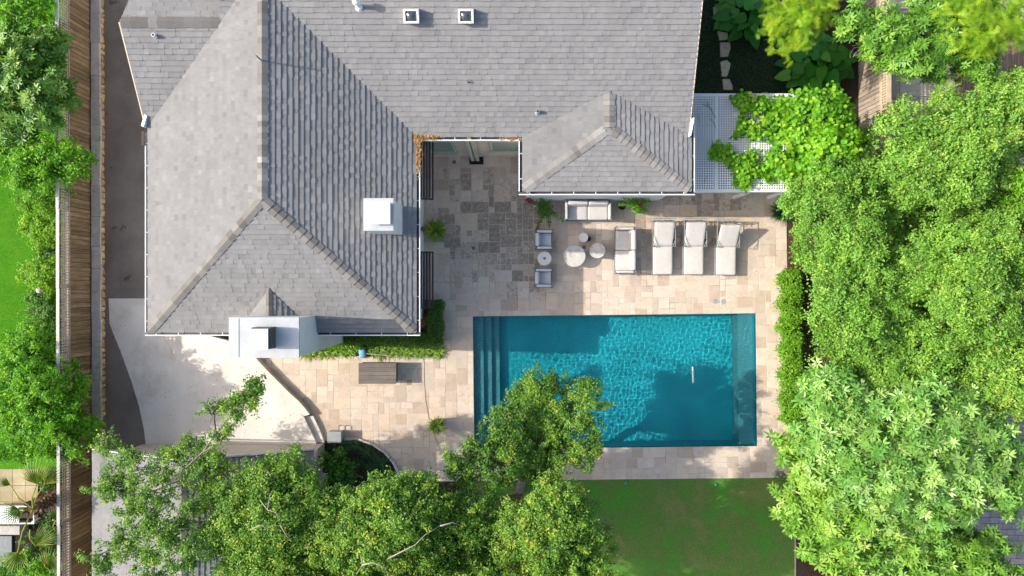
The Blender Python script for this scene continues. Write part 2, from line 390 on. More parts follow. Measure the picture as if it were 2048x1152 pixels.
# ------------------------------------------------------------------ leaf scattering
TS = {
 'leaf': (np.array([(0,0,0),(.5,.26,.07),(1,0,-.06),(.5,-.26,.07)]), np.array([(0,3,2),(0,2,1)])),
 'round': (np.array([(0,0,0),(.3,.42,.05),(.8,.36,.02),(1,0,-.06),(.8,-.36,.02),(.3,-.42,.05)]), np.array([(0,3,2),(0,2,1),(0,4,3),(0,5,4)])),
 'blade': (np.array([(0,.04,0),(0,-.04,0),(1,0,0)]), np.array([(0,1,2)])),
}
def rosette(n=8, lift=.35, w=.17, seed=0):
    r = np.random.default_rng(seed); V = []; F = []
    for k in range(n):
        a = 2*math.pi*k/n + r.uniform(-.25,.25); l = r.uniform(.75,1.05); li = lift + r.uniform(-.25,.25)
        d = np.array([math.cos(a), math.sin(a), 0]); s = np.array([-math.sin(a), math.cos(a), 0]); z = np.array([0,0,1])
        p0 = d*.06; pm = d*l*.5 + z*li*l*.55; p1 = d*l + z*li*l*.55
        b = len(V); V += [p0, pm*.8 + s*w*.75 + z*.05, p1*.78 + s*w*.55, p1, p1*.78 - s*w*.55, pm*.8 - s*w*.75 + z*.05, pm*.8]
        F += [(b,b+6,b+1),(b+1,b+6,b+2),(b+6,b+3,b+2),(b+6,b+4,b+3),(b+5,b+4,b+6),(b,b+5,b+6)]
    return np.array(V), np.array(F)
TS['ros'] = rosette(8, .35, .17, 1)
TS['ros2'] = rosette(7, .2, .19, 2)
def frond_t():
    V = [(0,.01,0),(0,-.01,0),(1,0,-.15)]; F = [(0,1,2)]
    for k in range(9):
        x = .12 + k*.095; z = -.15*x*x; l = .26*math.sin(math.pi*(.2+.75*x))+.05
        for s in (1,-1):
            b = len(V); V += [(x,0,z),(x+.06,0,z),(x+.11,s*l,z-.03)]; F += [(b,b+1,b+2)] if s > 0 else [(b+1,b,b+2)]
    return np.array(V, float), np.array(F)
TS['frond'] = frond_t()

def scatter(name, P, N, size, tone, tmpl, mat, parent=None, T=None, org=None, **kw):
    P = np.asarray(P, float); N = np.asarray(N, float); n = len(P)
    N = N/np.linalg.norm(N, axis=1, keepdims=True)
    if T is None: T = rng.normal(size=(n,3))
    T = T - (T*N).sum(1, keepdims=True)*N; T /= (np.linalg.norm(T, axis=1, keepdims=True) + 1e-9)
    B = np.cross(N, T); tv, tf = TS[tmpl]; k = len(tv)
    size = np.broadcast_to(np.asarray(size, float), (n,))[:,None,None]
    V = P[:,None] + size*(tv[None,:,0:1]*T[:,None] + tv[None,:,1:2]*B[:,None] + tv[None,:,2:3]*N[:,None])
    F = (np.arange(n)[:,None,None]*k + tf[None]).reshape(-1,3)
    return np_mesh(name, V.reshape(-1,3), F, np.repeat(np.clip(tone,0,1), len(tf)), mat, parent, org, **kw)

def crown_pts(lobes, density, clump_r=.28, per=None, up=.9, fill=.75):
    """lobes: (centre, rx, ry, rz). Returns P,N,clump value"""
    Ps, Ns, Cs = [], [], []
    for c, rx, ry, rz in lobes:
        area = math.pi*rx*ry*2.0; nc = max(5, int(area/(clump_r**2)*.74))
        u = rng.normal(size=(nc,3)); u[:,2] = np.abs(u[:,2])*np.where(rng.random(nc) < .82, 1, -1)
        u /= np.linalg.norm(u, axis=1, keepdims=True)
        rr = rng.uniform(fill, 1.06, nc)[:,None]*(1 + .14*np.sin(u[:,:1]*7+c[0])*np.cos(u[:,1:2]*6+c[1]))
        cc = np.array(c)[None] + u*rr*np.array([rx,ry,rz])[None]
        npl = int(density*clump_r**2*3.1)
        cnt = np.maximum(3, rng.poisson(npl*rng.uniform(.45,1.4,nc)))
        spr = rng.random(nc) < .4                       # some clumps are thin shoots that stick out
        cnt = np.where(spr, (cnt*.4).astype(int)+3, cnt)
        idx = np.repeat(np.arange(nc), cnt); m = len(idx)
        off = rng.normal(size=(m,3))*clump_r*np.array([.45,.45,.30])*rng.uniform(.6,1.2,nc)[idx][:,None]
        o2 = rng.normal(size=(m,3))*clump_r*.17 + u[idx]*np.array([1,1,.6])*rng.uniform(-.3,1.5,m)[:,None]*clump_r
        off = np.where(spr[idx][:,None], o2, off)
        Ps.append(cc[idx] + off); Ns.append(u[idx]*.5 + np.array([0,0,up]) + rng.normal(size=(m,3))*.75 + off/clump_r*.3)
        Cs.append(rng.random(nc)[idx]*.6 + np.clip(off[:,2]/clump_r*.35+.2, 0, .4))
    return np.concatenate(Ps), np.concatenate(Ns), np.concatenate(Cs)

def auto_lobes(px, py, rx, ry, ztop, n, drop=1.6, rl=.42, jit=.15, seed=0, zj=.5):
    r = random.Random(seed); out = []
    for i in range(n):
        q = math.sqrt((i+.4)/n)*(1-rl*.55); a = i*2.39996 + r.uniform(-.3,.3)
        ex = q*math.cos(a) + r.uniform(-jit,jit)*.5; ey = q*math.sin(a) + r.uniform(-jit,jit)*.5
        lr = rl*r.uniform(.75,1.15); z = ztop - drop*q*q - .5 - r.uniform(0,zj)
        c = W(px + ex*rx, py + ey*ry, z); s = (CH - z)/CF
        out.append((tuple(c), rx*lr*s, ry*lr*s, min(1.0, (rx+ry)/2*lr*s*.75)))
    return out

def tree(name, label, base_px, lobes, mat, leaf=.07, density=900, tmpl='leaf', clump=.28, trunk_r=.13, group=None,
         up=.9, zg=0.0, twigs=0, fill=.75, tone_gain=1.0, tone_off=0.0, cat='tree', bark='bark', leafvar=.25):
    global rng
    sd = zlib.crc32(label.encode()); rng = np.random.default_rng(sd); random.seed(sd)
    b = W(base_px[0], base_px[1], zg)
    t = thing(name, label, cat, b, group)
    P, N, C = crown_pts(lobes, density, clump, up=up, fill=fill)
    keep = P[:,2] > zg + .1; P, N, C = P[keep], N[keep], C[keep]
    sz = leaf*rng.uniform(1-leafvar, 1+leafvar, len(P))
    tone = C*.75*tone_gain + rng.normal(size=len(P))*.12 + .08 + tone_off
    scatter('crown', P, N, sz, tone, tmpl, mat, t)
    top = Vector((sum(l[0][0] for l in lobes)/len(lobes), sum(l[0][1] for l in lobes)/len(lobes), min(l[0][2] for l in lobes)-.3))
    top.z = max(top.z, zg+.5); top = b.lerp(top, .75)
    m = MB(); mid = b.lerp(top, .5) + Vector((random.uniform(-.1,.1), random.uniform(-.1,.1), 0))
    m.tube([b - Vector((0,0,.1)), b.lerp(mid,.4), mid, top], [trunk_r*1.35, trunk_r, trunk_r*.85, trunk_r*.7], 8); m.build('trunk', M[bark], t, smooth=True)
    lm = MB()
    for c, rx, ry, rz in lobes:
        c = Vector(c); k = top.lerp(c, .5) + Vector((random.uniform(-.15,.15), random.uniform(-.15,.15), .15))
        ls = min(1.0, (rx/.42)**2); lm.tube([top, k, c], [trunk_r*.26*ls, trunk_r*.15*ls, trunk_r*.07], 5)
        for j in range(3 + twigs):
            a = random.uniform(0, 6.28); e = c + Vector((math.cos(a)*rx*.85, math.sin(a)*ry*.85, random.uniform(-.1,.75)*rz))
            q = c.lerp(e, .5) + Vector((0,0,.08)); lm.tube([c.lerp(k,.2), q, e], [trunk_r*.14, .014, .006], 4, cap=False)
    lm.build('limbs', M[bark], t, smooth=True)
    return t

def twig_part(parent, pts_list, r=.02, mat='twig', name='bare_branch'):
    m = MB()
    for pts in pts_list:
        n = len(pts); m.tube(pts, [r*(1-.75*i/(n-1)) for i in range(n)], 5)
    return m.build(name, M[mat], parent, smooth=True)

def poly_px(pts, z=0.0): return [tuple(W(x, y, z))[:2] for x, y in pts]
def in_poly(x, y, poly):
    c = False; n = len(poly)
    for i in range(n):
        x1, y1 = poly[i]; x2, y2 = poly[(i+1)%n]
        if (y1 > y) != (y2 > y) and x < (x2-x1)*(y-y1)/(y2-y1)+x1: c = not c
    return c
def pts_in(poly, n):
    p = np.array(poly); lo, hi = p.min(0), p.max(0); q = rng.uniform(lo, hi, (n*3, 2))
    x, y = q[:,0], q[:,1]; ins = np.zeros(len(q), bool); m = len(p)
    for i in range(m):
        (x1,y1),(x2,y2) = p[i], p[(i+1)%m]
        if y1 == y2: continue
        cond = ((y1 > y) != (y2 > y)) & (x < (x2-x1)*(y-y1)/(y2-y1)+x1); ins ^= cond
    return q[ins][:n]

# ------------------------------------------------------------------ ground (with a hole for the pool)
ROT = 0.0107                                     # the patio and pool are turned 0.6 degrees
PX0, PX1, PD0, PD1 = -1.308, 8.108, .937, 5.35   # pool in the patio frame (x, distance down the picture)
def R(x, d): return (x*math.cos(ROT) + d*math.sin(ROT), -d*math.cos(ROT) + x*math.sin(ROT))
def ring(name, hole, big, z, mat, **kw):
    m = MB(); v = [(p[0], p[1], z) for p in hole] + [(p[0], p[1], z) for p in big]
    m.add(v, [(i, (i+1)%4, 4+(i+1)%4, 4+i) for i in range(4)]); return m.build(name, mat, **kw)
e_ = .02
hole = [R(PX0-e_, PD1+e_), R(PX1+e_, PD1+e_), R(PX1+e_, PD0-e_), R(PX0-e_, PD0-e_)]
o = ring('ground', hole, [(-400,-400),(400,-400),(400,400),(-400,400)], -.06, M['ground'], kind='structure')

# ------------------------------------------------------------------ patio with separate pavers
hole2 = [R(PX0-.005, PD1+.005), R(PX1+.005, PD1+.005), R(PX1+.005, PD0-.005), R(PX0-.005, PD0-.005)]
patio = ring('patio', hole2, [R(-8.6,6.42), R(9.18,6.42), R(9.18,-5.0), R(-8.6,-5.0)], -.004, M['mortar'], kind='structure')
DRIVE = [(217,597),(219,648),(240,700),(262,760),(278,812),(288,860),(292,893),(292,960),(650,960),(631,883),(607,833),(619,829),(611,818),
         (597,802),(582,789),(561,768),(535,742),(513,718),(488,690),(300,640),(300,597)]
drive_poly = poly_px(DRIVE, GZ)
BED = poly_px([(566,672),(885,672),(885,598),(846,598),(846,660),(838,660),(838,668)][:0] or [(480,660),(846,660),(846,598),(884,598),(884,713),(480,713)])
PLANT = [(650,882),(690,880),(715,879),(745,890),(768,905),(785,925),(800,955),(806,990),(800,1040),(650,1040)]
plant_poly = poly_px(PLANT)
garage_poly = [(-12.3,-4.95),(-6.24,-4.95),(-6.24,-12),(-12.3,-12)]
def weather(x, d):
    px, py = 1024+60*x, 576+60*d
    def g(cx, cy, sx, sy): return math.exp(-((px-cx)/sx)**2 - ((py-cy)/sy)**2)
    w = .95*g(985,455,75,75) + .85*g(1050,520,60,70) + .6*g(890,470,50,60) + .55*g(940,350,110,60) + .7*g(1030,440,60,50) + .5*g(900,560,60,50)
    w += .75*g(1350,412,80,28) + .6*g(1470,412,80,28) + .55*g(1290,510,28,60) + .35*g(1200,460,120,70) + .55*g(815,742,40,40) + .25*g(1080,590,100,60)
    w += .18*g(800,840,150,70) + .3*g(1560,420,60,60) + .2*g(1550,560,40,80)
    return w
pav = []
def pack(x0, x1, d0, d1, g=.188):
    nx, ny = max(1, round((x1-x0)/g)), max(1, round((d1-d0)/g)); gx, gy = (x1-x0)/nx, (d1-d0)/ny
    occ = [[False]*nx for _ in range(ny)]
    S = [((2,2),24),((3,2),15),((2,3),13),((2,1),14),((1,2),13),((1,1),14),((3,3),3),((4,2),1)]
    for j in range(ny):
        for i in range(nx):
            if occ[j][i]: continue
            opts = []
            for (a, b), wt in S:
                if i+a <= nx and j+b <= ny and not any(occ[j+q][i+p] for q in range(b) for p in range(a)): opts.append(((a,b),wt))
            a, b = random.choices([q[0] for q in opts], [q[1] for q in opts])[0] if opts else (1,1)
            for q in range(b):
                for p in range(a): occ[j+q][i+p] = True
            cx, cd = x0+(i+a/2)*gx, d0+(j+b/2)*gy; wx, wy = R(cx, cd)
            if .5 < wx < 4.85 and cd < -3.05: continue
            if wx > 4.85 and cd < -3.15: continue
            if wx < -3.02 and cd < 1.2: continue
            if in_poly(wx, wy, drive_poly) and not (cd < 2.6 and wx > -7.3): continue
            if cd > 5.2 and wx < -6.3: continue
            if in_poly(wx, wy, plant_poly) and in_poly(wx+.15, wy+.1, plant_poly): continue
            if -7 < wx < -2.5 and .6 < cd < 2.1: continue
            pav.append((x0+i*gx, x0+(i+a)*gx, d0+j*gy, d0+(j+b)*gy))
pack(-3.0, 9.18, -4.42, PD0); pack(-8.6, PX0, PD0, 6.42); pack(PX1, 9.18, PD0, PD1); pack(PX0, 9.18, PD1, 6.42)
def paver_geo(mb, q):
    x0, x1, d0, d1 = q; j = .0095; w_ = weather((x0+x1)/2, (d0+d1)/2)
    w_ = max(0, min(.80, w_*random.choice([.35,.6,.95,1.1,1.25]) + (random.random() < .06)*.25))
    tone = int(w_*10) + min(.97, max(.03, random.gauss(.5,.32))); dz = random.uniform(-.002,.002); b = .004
    P = [R(x0+j,d1-j), R(x1-j,d1-j), R(x1-j,d0+j), R(x0+j,d0+j)]
    Q = [R(x0+j+b,d1-j-b), R(x1-j-b,d1-j-b), R(x1-j-b,d0+j+b), R(x0+j+b,d0+j+b)]
    v = [(*p,-.03) for p in P] + [(*p,dz-.005) for p in P] + [(*p,dz) for p in Q]
    mb.add(v, [(i,(i+1)%4,4+(i+1)%4,4+i) for i in range(4)] + [(4+i,4+(i+1)%4,8+(i+1)%4,8+i) for i in range(4)] + [(8,9,10,11)], tone)
vis = lambda q: 300 < 1024+30*(q[0]+q[1]) and not (1024+30*(q[0]+q[1]) < 1130 and 576+30*(q[2]+q[3]) > 900)
pav.sort(key=lambda q: -(q[1]-q[0])*(q[3]-q[2])*(1 if vis(q) else .1))
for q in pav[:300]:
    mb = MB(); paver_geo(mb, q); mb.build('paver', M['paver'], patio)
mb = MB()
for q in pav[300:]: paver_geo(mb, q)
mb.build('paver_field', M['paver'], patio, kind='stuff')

# ------------------------------------------------------------------ pool
def Rz(x, d, z): return (*R(x, d), z)
pool = MB()
WL = -.04; FL = -1.25; FS = -.84
def wallq(m, a, b, z0, z1): m.add([Rz(*a,z0), Rz(*b,z0), Rz(*b,z1), Rz(*a,z1)], [(0,1,2,3)])
c4 = [(PX0,PD0),(PX1,PD0),(PX1,PD1),(PX0,PD1)]
fl = MB(); xs_ = [PX0, PX0+1.2, PX0+4.0, PX1]; zs_ = [FS, FS, FL, FL-.02]
for i in range(3): fl.add([Rz(xs_[i],PD0,zs_[i]), Rz(xs_[i],PD1,zs_[i]), Rz(xs_[i+1],PD1,zs_[i+1]), Rz(xs_[i+1],PD0,zs_[i+1])], [(0,1,2,3)])
for i in range(4): wallq(fl, c4[i], c4[(i+1)%4], FL-.1, -.16)
poolo = fl.build('swimming_pool', M['pool_floor'], kind='structure', label='rectangular teal pool sunk into the pale stone patio')
poolo.cycles.is_caustics_receiver = True
bd = MB()
for i in range(4): wallq(bd, c4[i], c4[(i+1)%4], -.16, 0)
bd.build('waterline_band', M['pool_band'], poolo).cycles.is_caustics_receiver = True
for (xa, xb, zt) in ((PX0, PX0+.33, -.20), (PX0+.33, PX0+.60, -.37), (PX0+.60, PX0+.86, -.55)):
    s_ = MB(); a, b = [(xa,PD0+.002),(xb,PD0+.002),(xb,PD1-.002),(xa,PD1-.002)], None
    s_.prism([R(*p) for p in a], FL+.002, zt); s_.build('pool_step', M['pool_tread'], poolo).cycles.is_caustics_receiver = True
s_ = MB(); s_.prism([R(PX1-.50,PD0+.002), R(PX1-.002,PD0+.002), R(PX1-.002,PD1-.002), R(PX1-.50,PD1-.002)], FL+.002, -.42)
s_.build('pool_bench', M['pool_tread'], poolo).cycles.is_caustics_receiver = True
nx, ny = 700, 330
u = np.linspace(PX0+.001, PX1-.001, nx); dd = np.linspace(PD0+.001, PD1-.001, ny)
UX, UD = np.meshgrid(u, dd); Z = np.zeros_like(UX)
wr = np.random.default_rng(3)
for i in range(46):
    lam = wr.uniform(.10,.26); a = wr.normal(.35,.75) + (math.pi if wr.random() < .3 else 0); k = 2*math.pi/lam
    Z += .00080*lam*np.sin(k*(UX*math.cos(a)+UD*math.sin(a)) + wr.uniform(0,6.28))
for cx, cd, amp in ((PX0+1.0, PD0+2.3, .8), (PX0+3.4, PD0+.8, .6)):
    rr = np.hypot(UX-cx, UD-cd); Z += .00075*amp*np.sin(2*math.pi*rr/.27)*np.exp(-rr/2.4)
Z *= .82 + .3*np.sin(UX*.9+1)*np.sin(UD*1.3)
wx = UX*math.cos(ROT)+UD*math.sin(ROT); wy = -UD*math.cos(ROT)+UX*math.sin(ROT)
V = np.stack([wx, wy, WL+Z], -1).reshape(-1,3)
ii = (np.arange(ny-1)[:,None]*nx + np.arange(nx-1)[None]).ravel()
Fq = np.stack([ii, ii+nx, ii+nx+1, ii+1], -1)
wat = np_mesh('water', V, Fq, np.full(len(Fq), .5), M['water'], kind='structure')
wat.data.polygons.foreach_set('use_smooth', [True]*len(Fq)); wat.cycles.is_caustics_caster = True
fm = MB(); a_, b_ = W(1386,734,0), W(1387,766,0)
fm.tube([(a_.x,a_.y,-.06),(b_.x,b_.y,-.06)], .035, 10); fm.build('pool_float', M['white_metal'], smooth=True, label='slim white tube floating on the right half of the pool', category='pool float')

# ------------------------------------------------------------------ drive, alley, steps, terraces
dm = MB(); dm.prism(drive_poly, -.02, GZ); dm.build('driveway', M['concrete'], kind='structure')
al = MB(); al.box(-13.6, -9.9, -9.2, 14, -.02, GZ-.006); al.build('alley_pavement', M['asphalt'], kind='structure')
st = MB(); st.prism(poly_px([(607,833),(626,832),(637,855),(648.5,885),(631,885)], GZ/2), -.02, GZ/2); st.build('entrance_step', M['concrete'], kind='structure')
# face of the curved retaining edge and a slim lip
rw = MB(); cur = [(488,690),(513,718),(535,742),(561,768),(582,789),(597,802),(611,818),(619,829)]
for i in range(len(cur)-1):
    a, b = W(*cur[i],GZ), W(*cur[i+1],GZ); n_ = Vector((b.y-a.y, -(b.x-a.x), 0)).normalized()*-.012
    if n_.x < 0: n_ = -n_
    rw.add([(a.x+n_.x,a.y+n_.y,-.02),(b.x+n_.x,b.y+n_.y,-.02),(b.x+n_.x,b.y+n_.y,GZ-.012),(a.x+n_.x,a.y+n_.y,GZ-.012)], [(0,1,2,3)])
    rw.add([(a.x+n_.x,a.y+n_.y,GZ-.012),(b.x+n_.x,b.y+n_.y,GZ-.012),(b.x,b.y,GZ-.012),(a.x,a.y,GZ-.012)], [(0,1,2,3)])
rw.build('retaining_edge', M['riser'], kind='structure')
# upright slabs for the two steps' side
LAWN = poly_px([(960,962),(1592,955),(1592,1300),(960,1300)])
lw = MB(); lw.prism([R(-1.4,6.425), (9.42,-6.31), (9.42,-14), (-1.4,-14)], -.05, -.012); lawn = lw.build('lawn', M['lawn'], kind='structure')
sb = MB(); sb.prism(poly_px([(985,1000),(1045,985),(1050,1060),(1040,1140),(970,1130)]), -.05, -.004); sb.build('bare_soil_patch', M['mulch'], kind='structure')
be = MB(); be.prism([(9.42,-6.2),(9.46,-6.2),(9.46,-14),(9.42,-14)], -.05, .03); be.build('lawn_edging', M['lattice_wood'], label='thin dark edging along the right side of the lawn', category='edging')
q = pts_in([(p[0], p[1]) for p in [(-1.3,-6.48),(9.4,-6.38),(9.4,-9.8),(-1.3,-9.8)]], 70000); n = len(q)
P = np.c_[q, np.full(n,-.012)]; T = np.c_[rng.normal(size=(n,2))*.5, np.full(n,1.0)]
scatter('grass', P, rng.normal(size=(n,3))+.01, rng.uniform(.025,.05,n), rng.random(n), 'blade', M['grass'], T=T, kind='stuff')
mu = MB(); mu.prism([(9.2,4.0),(11.6,4.0),(11.6,-14),(9.47,-14),(9.47,-6.2),(9.19,-6.2)], -.05, -.008); mu.build('mulch_bed', M['mulch'], kind='structure')
# neighbour's ground on the left, behind the fence
nl = MB(); nl.prism([(-40,14),(-13.72,14),(-13.72,-6.0),(-40,-6.0)], -.05, GZ+.2); nl.build('neighbour_lawn', M['lawn_bright'], kind='structure')
nl = MB(); nl.prism([(-40,-6.01),(-13.72,-6.01),(-13.72,-14),(-40,-14)], -.05, GZ+.18); nl.build('neighbour_bed', M['soil'], kind='structure')
q = pts_in(poly_px([(-5,340),(80,340),(75,460),(95,560),(75,700),(-5,720)], GZ+.2), 22000); n = len(q)
scatter('grass', np.c_[q, np.full(n,GZ+.2)], rng.normal(size=(n,3))+.01, rng.uniform(.03,.06,n), rng.random(n), 'blade', M['grass_bright'],
        T=np.c_[rng.normal(size=(n,2))*.5, np.full(n,1.0)], kind='stuff')

# ------------------------------------------------------------------ roof shingles
def clip_poly(poly, clipper):
    out = poly
    n = len(clipper)
    for i in range(n):
        ax, ay = clipper[i]; bx, by = clipper[(i+1)%n]; ex, ey = bx-ax, by-ay
        inp = out; out = []
        if not inp: return []
        for k in range(len(inp)):
            p, q = inp[k-1], inp[k]
            dp = ex*(p[1]-ay)-ey*(p[0]-ax); dq = ex*(q[1]-ay)-ey*(q[0]-ax)
            if (dp >= 0) != (dq >= 0):
                t = dp/(dp-dq); out.append((p[0]+(q[0]-p[0])*t, p[1]+(q[1]-p[1])*t))
            if dq >= 0: out.append(q)
    return out
def area(p): return .5*sum(p[i][0]*p[(i+1)%len(p)][1]-p[(i+1)%len(p)][0]*p[i][1] for i in range(len(p)))
TABS = []                                       # candidates: (house?, verts, faces, tone, size)
def shingle_plane(polys, down, key, expo=.137, seed=0, w=(.09,.18), contrast=1.0):
    """polys: convex polygons in world coordinates on one plane; down = horizontal downhill vector"""
    r = random.Random(seed); P = [[Vector(p) for p in poly] for poly in polys]
    nrm = None
    for poly in P:
        nn = Vector((0,0,0))
        for i in range(len(poly)): nn += (poly[i]).cross(poly[(i+1)%len(poly)])
        nn.normalize(); nn = nn if nn.z > 0 else -nn
        nrm = nrm or nn
    dn = Vector((down[0], down[1], 0)); dn = (dn - nrm*dn.dot(nrm)).normalized(); up = -dn; uu = up.cross(nrm).normalized()*-1
    uu = nrm.cross(up).normalized()*-1
    allp = [p for poly in P for p in poly]; o = min(allp, key=lambda p: p.dot(up))
    to2 = lambda p: ((p-o).dot(uu), (p-o).dot(up))
    C = []
    for poly in P:
        c = [to2(p) for p in poly]
        if area(c) < 0: c.reverse()
        C.append(c)
    us = [c[0] for p in C for c in p]; vs = [c[1] for p in C for c in p]
    u0, u1, v0, v1 = min(us), max(us), min(vs), max(vs)
    nrow = int((v1-v0)/expo)+2
    for row in range(-1, nrow):
        a = v0 + row*expo; x = u0 - r.uniform(0,.3); rowtone = r.uniform(-.1,.1)
        pat = 0
        while x < u1:
            ww = r.uniform(*w); thick = r.random() < .5
            t_hi = .027 if thick else .019; h0 = a - (.004 if thick else 0.0) ; h1 = a + expo + .004
            g_ = .0012 if r.random() < .3 else -.0005; rect = [(x+g_,h0),(x+ww-g_,h0),(x+ww-g_,h1),(x+g_,h1)]
            tone = min(1, max(0, .5 + rowtone*.5 + r.gauss(0,.085)*contrast + (.05 if thick else -.06)))
            for c in C:
                pl = clip_poly(rect, c)
                if len(pl) < 3: continue
                ar = area(pl)
                if ar < .0006: continue
                full = ar > .96*(ww-2*g_)*(h1-h0)
                hh = lambda v: .002 + t_hi*(1-(v-h0)/(h1-h0))
                top = [o + uu*p[0] + up*p[1] + nrm*hh(p[1]) for p in pl]; bot = [o + uu*p[0] + up*p[1] - nrm*.004 for p in pl]
                n = len(pl); F = [tuple(range(n))]
                for i in range(n):
                    j = (i+1) % n
                    if abs(pl[i][1]-h1) < 1e-4 and abs(pl[j][1]-h1) < 1e-4: continue
                    F.append((i, n+i, n+j, j))
                TABS.append((key, top+bot, F, tone, ar if full else ar*.3, row*.0))
            x += ww
def roof_base(m, poly, th=.12):
    P = [Vector(p) for p in poly]; n = len(P)
    a = sum(P[i].x*P[(i+1)%n].y - P[(i+1)%n].x*P[i].y for i in range(n))
    if a < 0: P.reverse()
    dz = Vector((0,0,th)); e = Vector((0,0,.008))
    m.add([p-e for p in P] + [p-dz for p in P], [tuple(range(n)), tuple(range(2*n-1,n-1,-1))] + [(i,n+i,n+(i+1)%n,(i+1)%n) for i in range(n)])
def V(X, D, z): return Vector((X, -D, z))
zW = lambda X: 3.5+.4143*(X+10.28)
zE = lambda X: 3.5+.4143*(-2.70-X)
zS = lambda D: 3.5+.4435*(1.25-D)
zN = lambda D: 3.5+.43*(-4.27-D)
zQ = lambda D: 3.5+.4*(-4.55-D)
RX = -6.49; KD = -2.29; TOP = -9.4
vE = lambda D: -2.70 - (.43/.4143)*(-4.27-D)
# X on the west slope where the north-west section meets it
vQ = lambda D: -10.28 + (zQ(D)-3.5)/.4143
planes = []
planes.append(([[V(-10.28,1.25,3.5), V(RX,KD,5.07), V(RX,-8.46,5.07), V(-10.28,-4.55,3.5)]], (-1,0), 'house', .146))
planes.append(([[V(RX,KD,5.07), V(-2.70,1.25,3.5), V(-2.70,-4.27,3.5), V(RX,-7.92,5.07)]], (1,0), 'house', .146))
planes.append(([[V(-10.28,1.25,3.5), V(-2.70,1.25,3.5), V(RX,KD,5.07)]], (0,-1), 'house', .14))
planes.append(([[V(RX,-7.92,5.07), V(-2.70,-4.27,3.5), V(.29,-4.27,3.5), V(2.68,-5.433,4.0), V(2.68,TOP,zN(TOP)), V(RX,TOP,zN(TOP))],
               [V(2.68,-5.433,4.0), V(4.98,-4.314,3.519), V(4.98,TOP,zN(TOP)), V(2.68,TOP,zN(TOP))]], (0,-1), 'house', .142))
planes.append(([[V(-10.34,-4.55,3.5), V(-10.28,-4.55,3.5), V(vQ(-7.12),-7.12,zQ(-7.12)), V(-10.50,-7.12,zQ(-7.12))],
               [V(vQ(-7.12),-7.12,zQ(-7.12)), V(RX,-8.46,zQ(-8.46)), V(RX,-9.0,zQ(-9.0)), V(vQ(-7.12),-9.0,zQ(-9.0))]], (0,-1), 'house', .15))
zq = zQ(-7.12)
planes.append(([[V(-10.50,-7.12,zq), V(vQ(-7.12),-7.12,zq), V(vQ(-7.12),-9.4,zq-.4*2.28), V(-10.2,-9.4,zq-.4*2.28)]], (0,1), 'house', .15))
planes.append(([[V(.29,-2.73,3.5), V(2.68,-4.42,4.0), V(2.68,-5.433,4.0), V(.29,-4.27,3.5)]], (-1,0), 'house', .142))
planes.append(([[V(5.07,-2.73,3.5), V(5.07,-4.27,3.5), V(2.68,-5.433,4.0), V(2.68,-4.42,4.0)]], (1,0), 'house', .142))
planes.append(([[V(.29,-2.73,3.5), V(5.07,-2.73,3.5), V(2.68,-4.42,4.0)]], (0,-1), 'house', .142))
planes.append(([[V(-6.67,.03,4.06), V(-6.67,.80,4.06), V(-7.35,.80,3.72)]], (-1,0), 'house', .15))
planes.append(([[V(-6.67,.03,4.06), V(-5.98,.80,3.72), V(-6.67,.80,4.06)]], (1,0), 'house', .15))
# garage
GE, GWx, GR, GN, GT = -5.93, -12.55, -9.24, 4.88, 12.0
gz = lambda X: 2.35+.4*abs(abs(X-GR)-3.31)
planes.append(([[V(GWx,GN,2.35), V(GR,GN,3.674), V(GR,GT,3.674), V(GWx,GT,2.35)]], (-1,0), 'garage', .15))
planes.append(([[V(GE,GN,2.35), V(GE,GT,2.35), V(GR,GT,3.674), V(GR,GN,3.674)]], (1,0), 'garage', .15))
for i, (pl, dn, key, ex) in enumerate(planes): shingle_plane(pl, dn, key, ex, seed=40+i, contrast=1.2 if dn[0] < 0 else 1.0)

house = thing('house', 'long house with grey hipped shingle roofs and two white chimneys above the patio', 'house', (-2.9,-1.0,0))
garage = thing('garage', 'low beige garage with grey shingle roof half hidden under the oak trees', 'garage', tuple(W(640,890,0)))
wh = MB()
def wquad(m, x0, y0, x1, y1, z0, z1): m.add([(x0,y0,z0),(x1,y0,z0),(x1,y1,z1),(x0,y1,z1)], [(0,1,2,3)])
wh.box(-10.02,-2.93,-1.0,14.8,-.03,3.47); hw = wh.build('wall', M['stucco'], house)
w2 = MB(); w2.box(-2.928,4.85,4.38,14.8,-.03,3.45); nwall = w2.build('courtyard_wall', M['wall'], house)
w3 = MB(); w3.box(.45,4.85,2.92,4.378,-.03,3.40); w3.build('pavilion_wall', M['siding'], house)
w4 = MB(); w4.box(-10.2,-10.022,4.7,9.3,-.03,3.4); w4.build('side_wall', M['stucco'], house)
sd = MB()
for k in range(20): sd.box(.46,4.84,2.895-.006*(k%2),2.919,.1+k*.16,.1+k*.16+.145)
sd.build('siding_course', M['siding'], house)
rb = MB()
for pl, dn, key, ex in planes:
    if key == 'house':
        for p in pl: roof_base(rb, p, .12)
zt = zN(TOP)
roof_base(rb, [V(RX-.3,TOP-.003,zt), V(4.98,TOP-.003,zt), V(4.98,-15,zt-2.2), V(RX-.3,-15,zt-2.2)]); roof_base(rb, [V(-10.2,-9.41,3.9), V(RX-.31,-9.41,5.0), V(RX-.31,-15,5.0), V(-10.2,-15,3.9)])
roof = rb.build('roof', M['shingle'], house)
rb = MB()
for pl, dn, key, ex in planes:
    if key == 'garage':
        for p in pl: roof_base(rb, p, .12)
groof = rb.build('roof', M['shingle'], garage)
gw = MB(); gw.box(-12.2,-6.235,-12,-5.15,0,2.3); gw.add([(-12.2,-5.15,2.3),(-6.235,-5.15,2.3),(GR,-5.15,3.52)], [(0,1,2)]); gw.build('wall', M['garage_wall'], garage)
gf = MB()
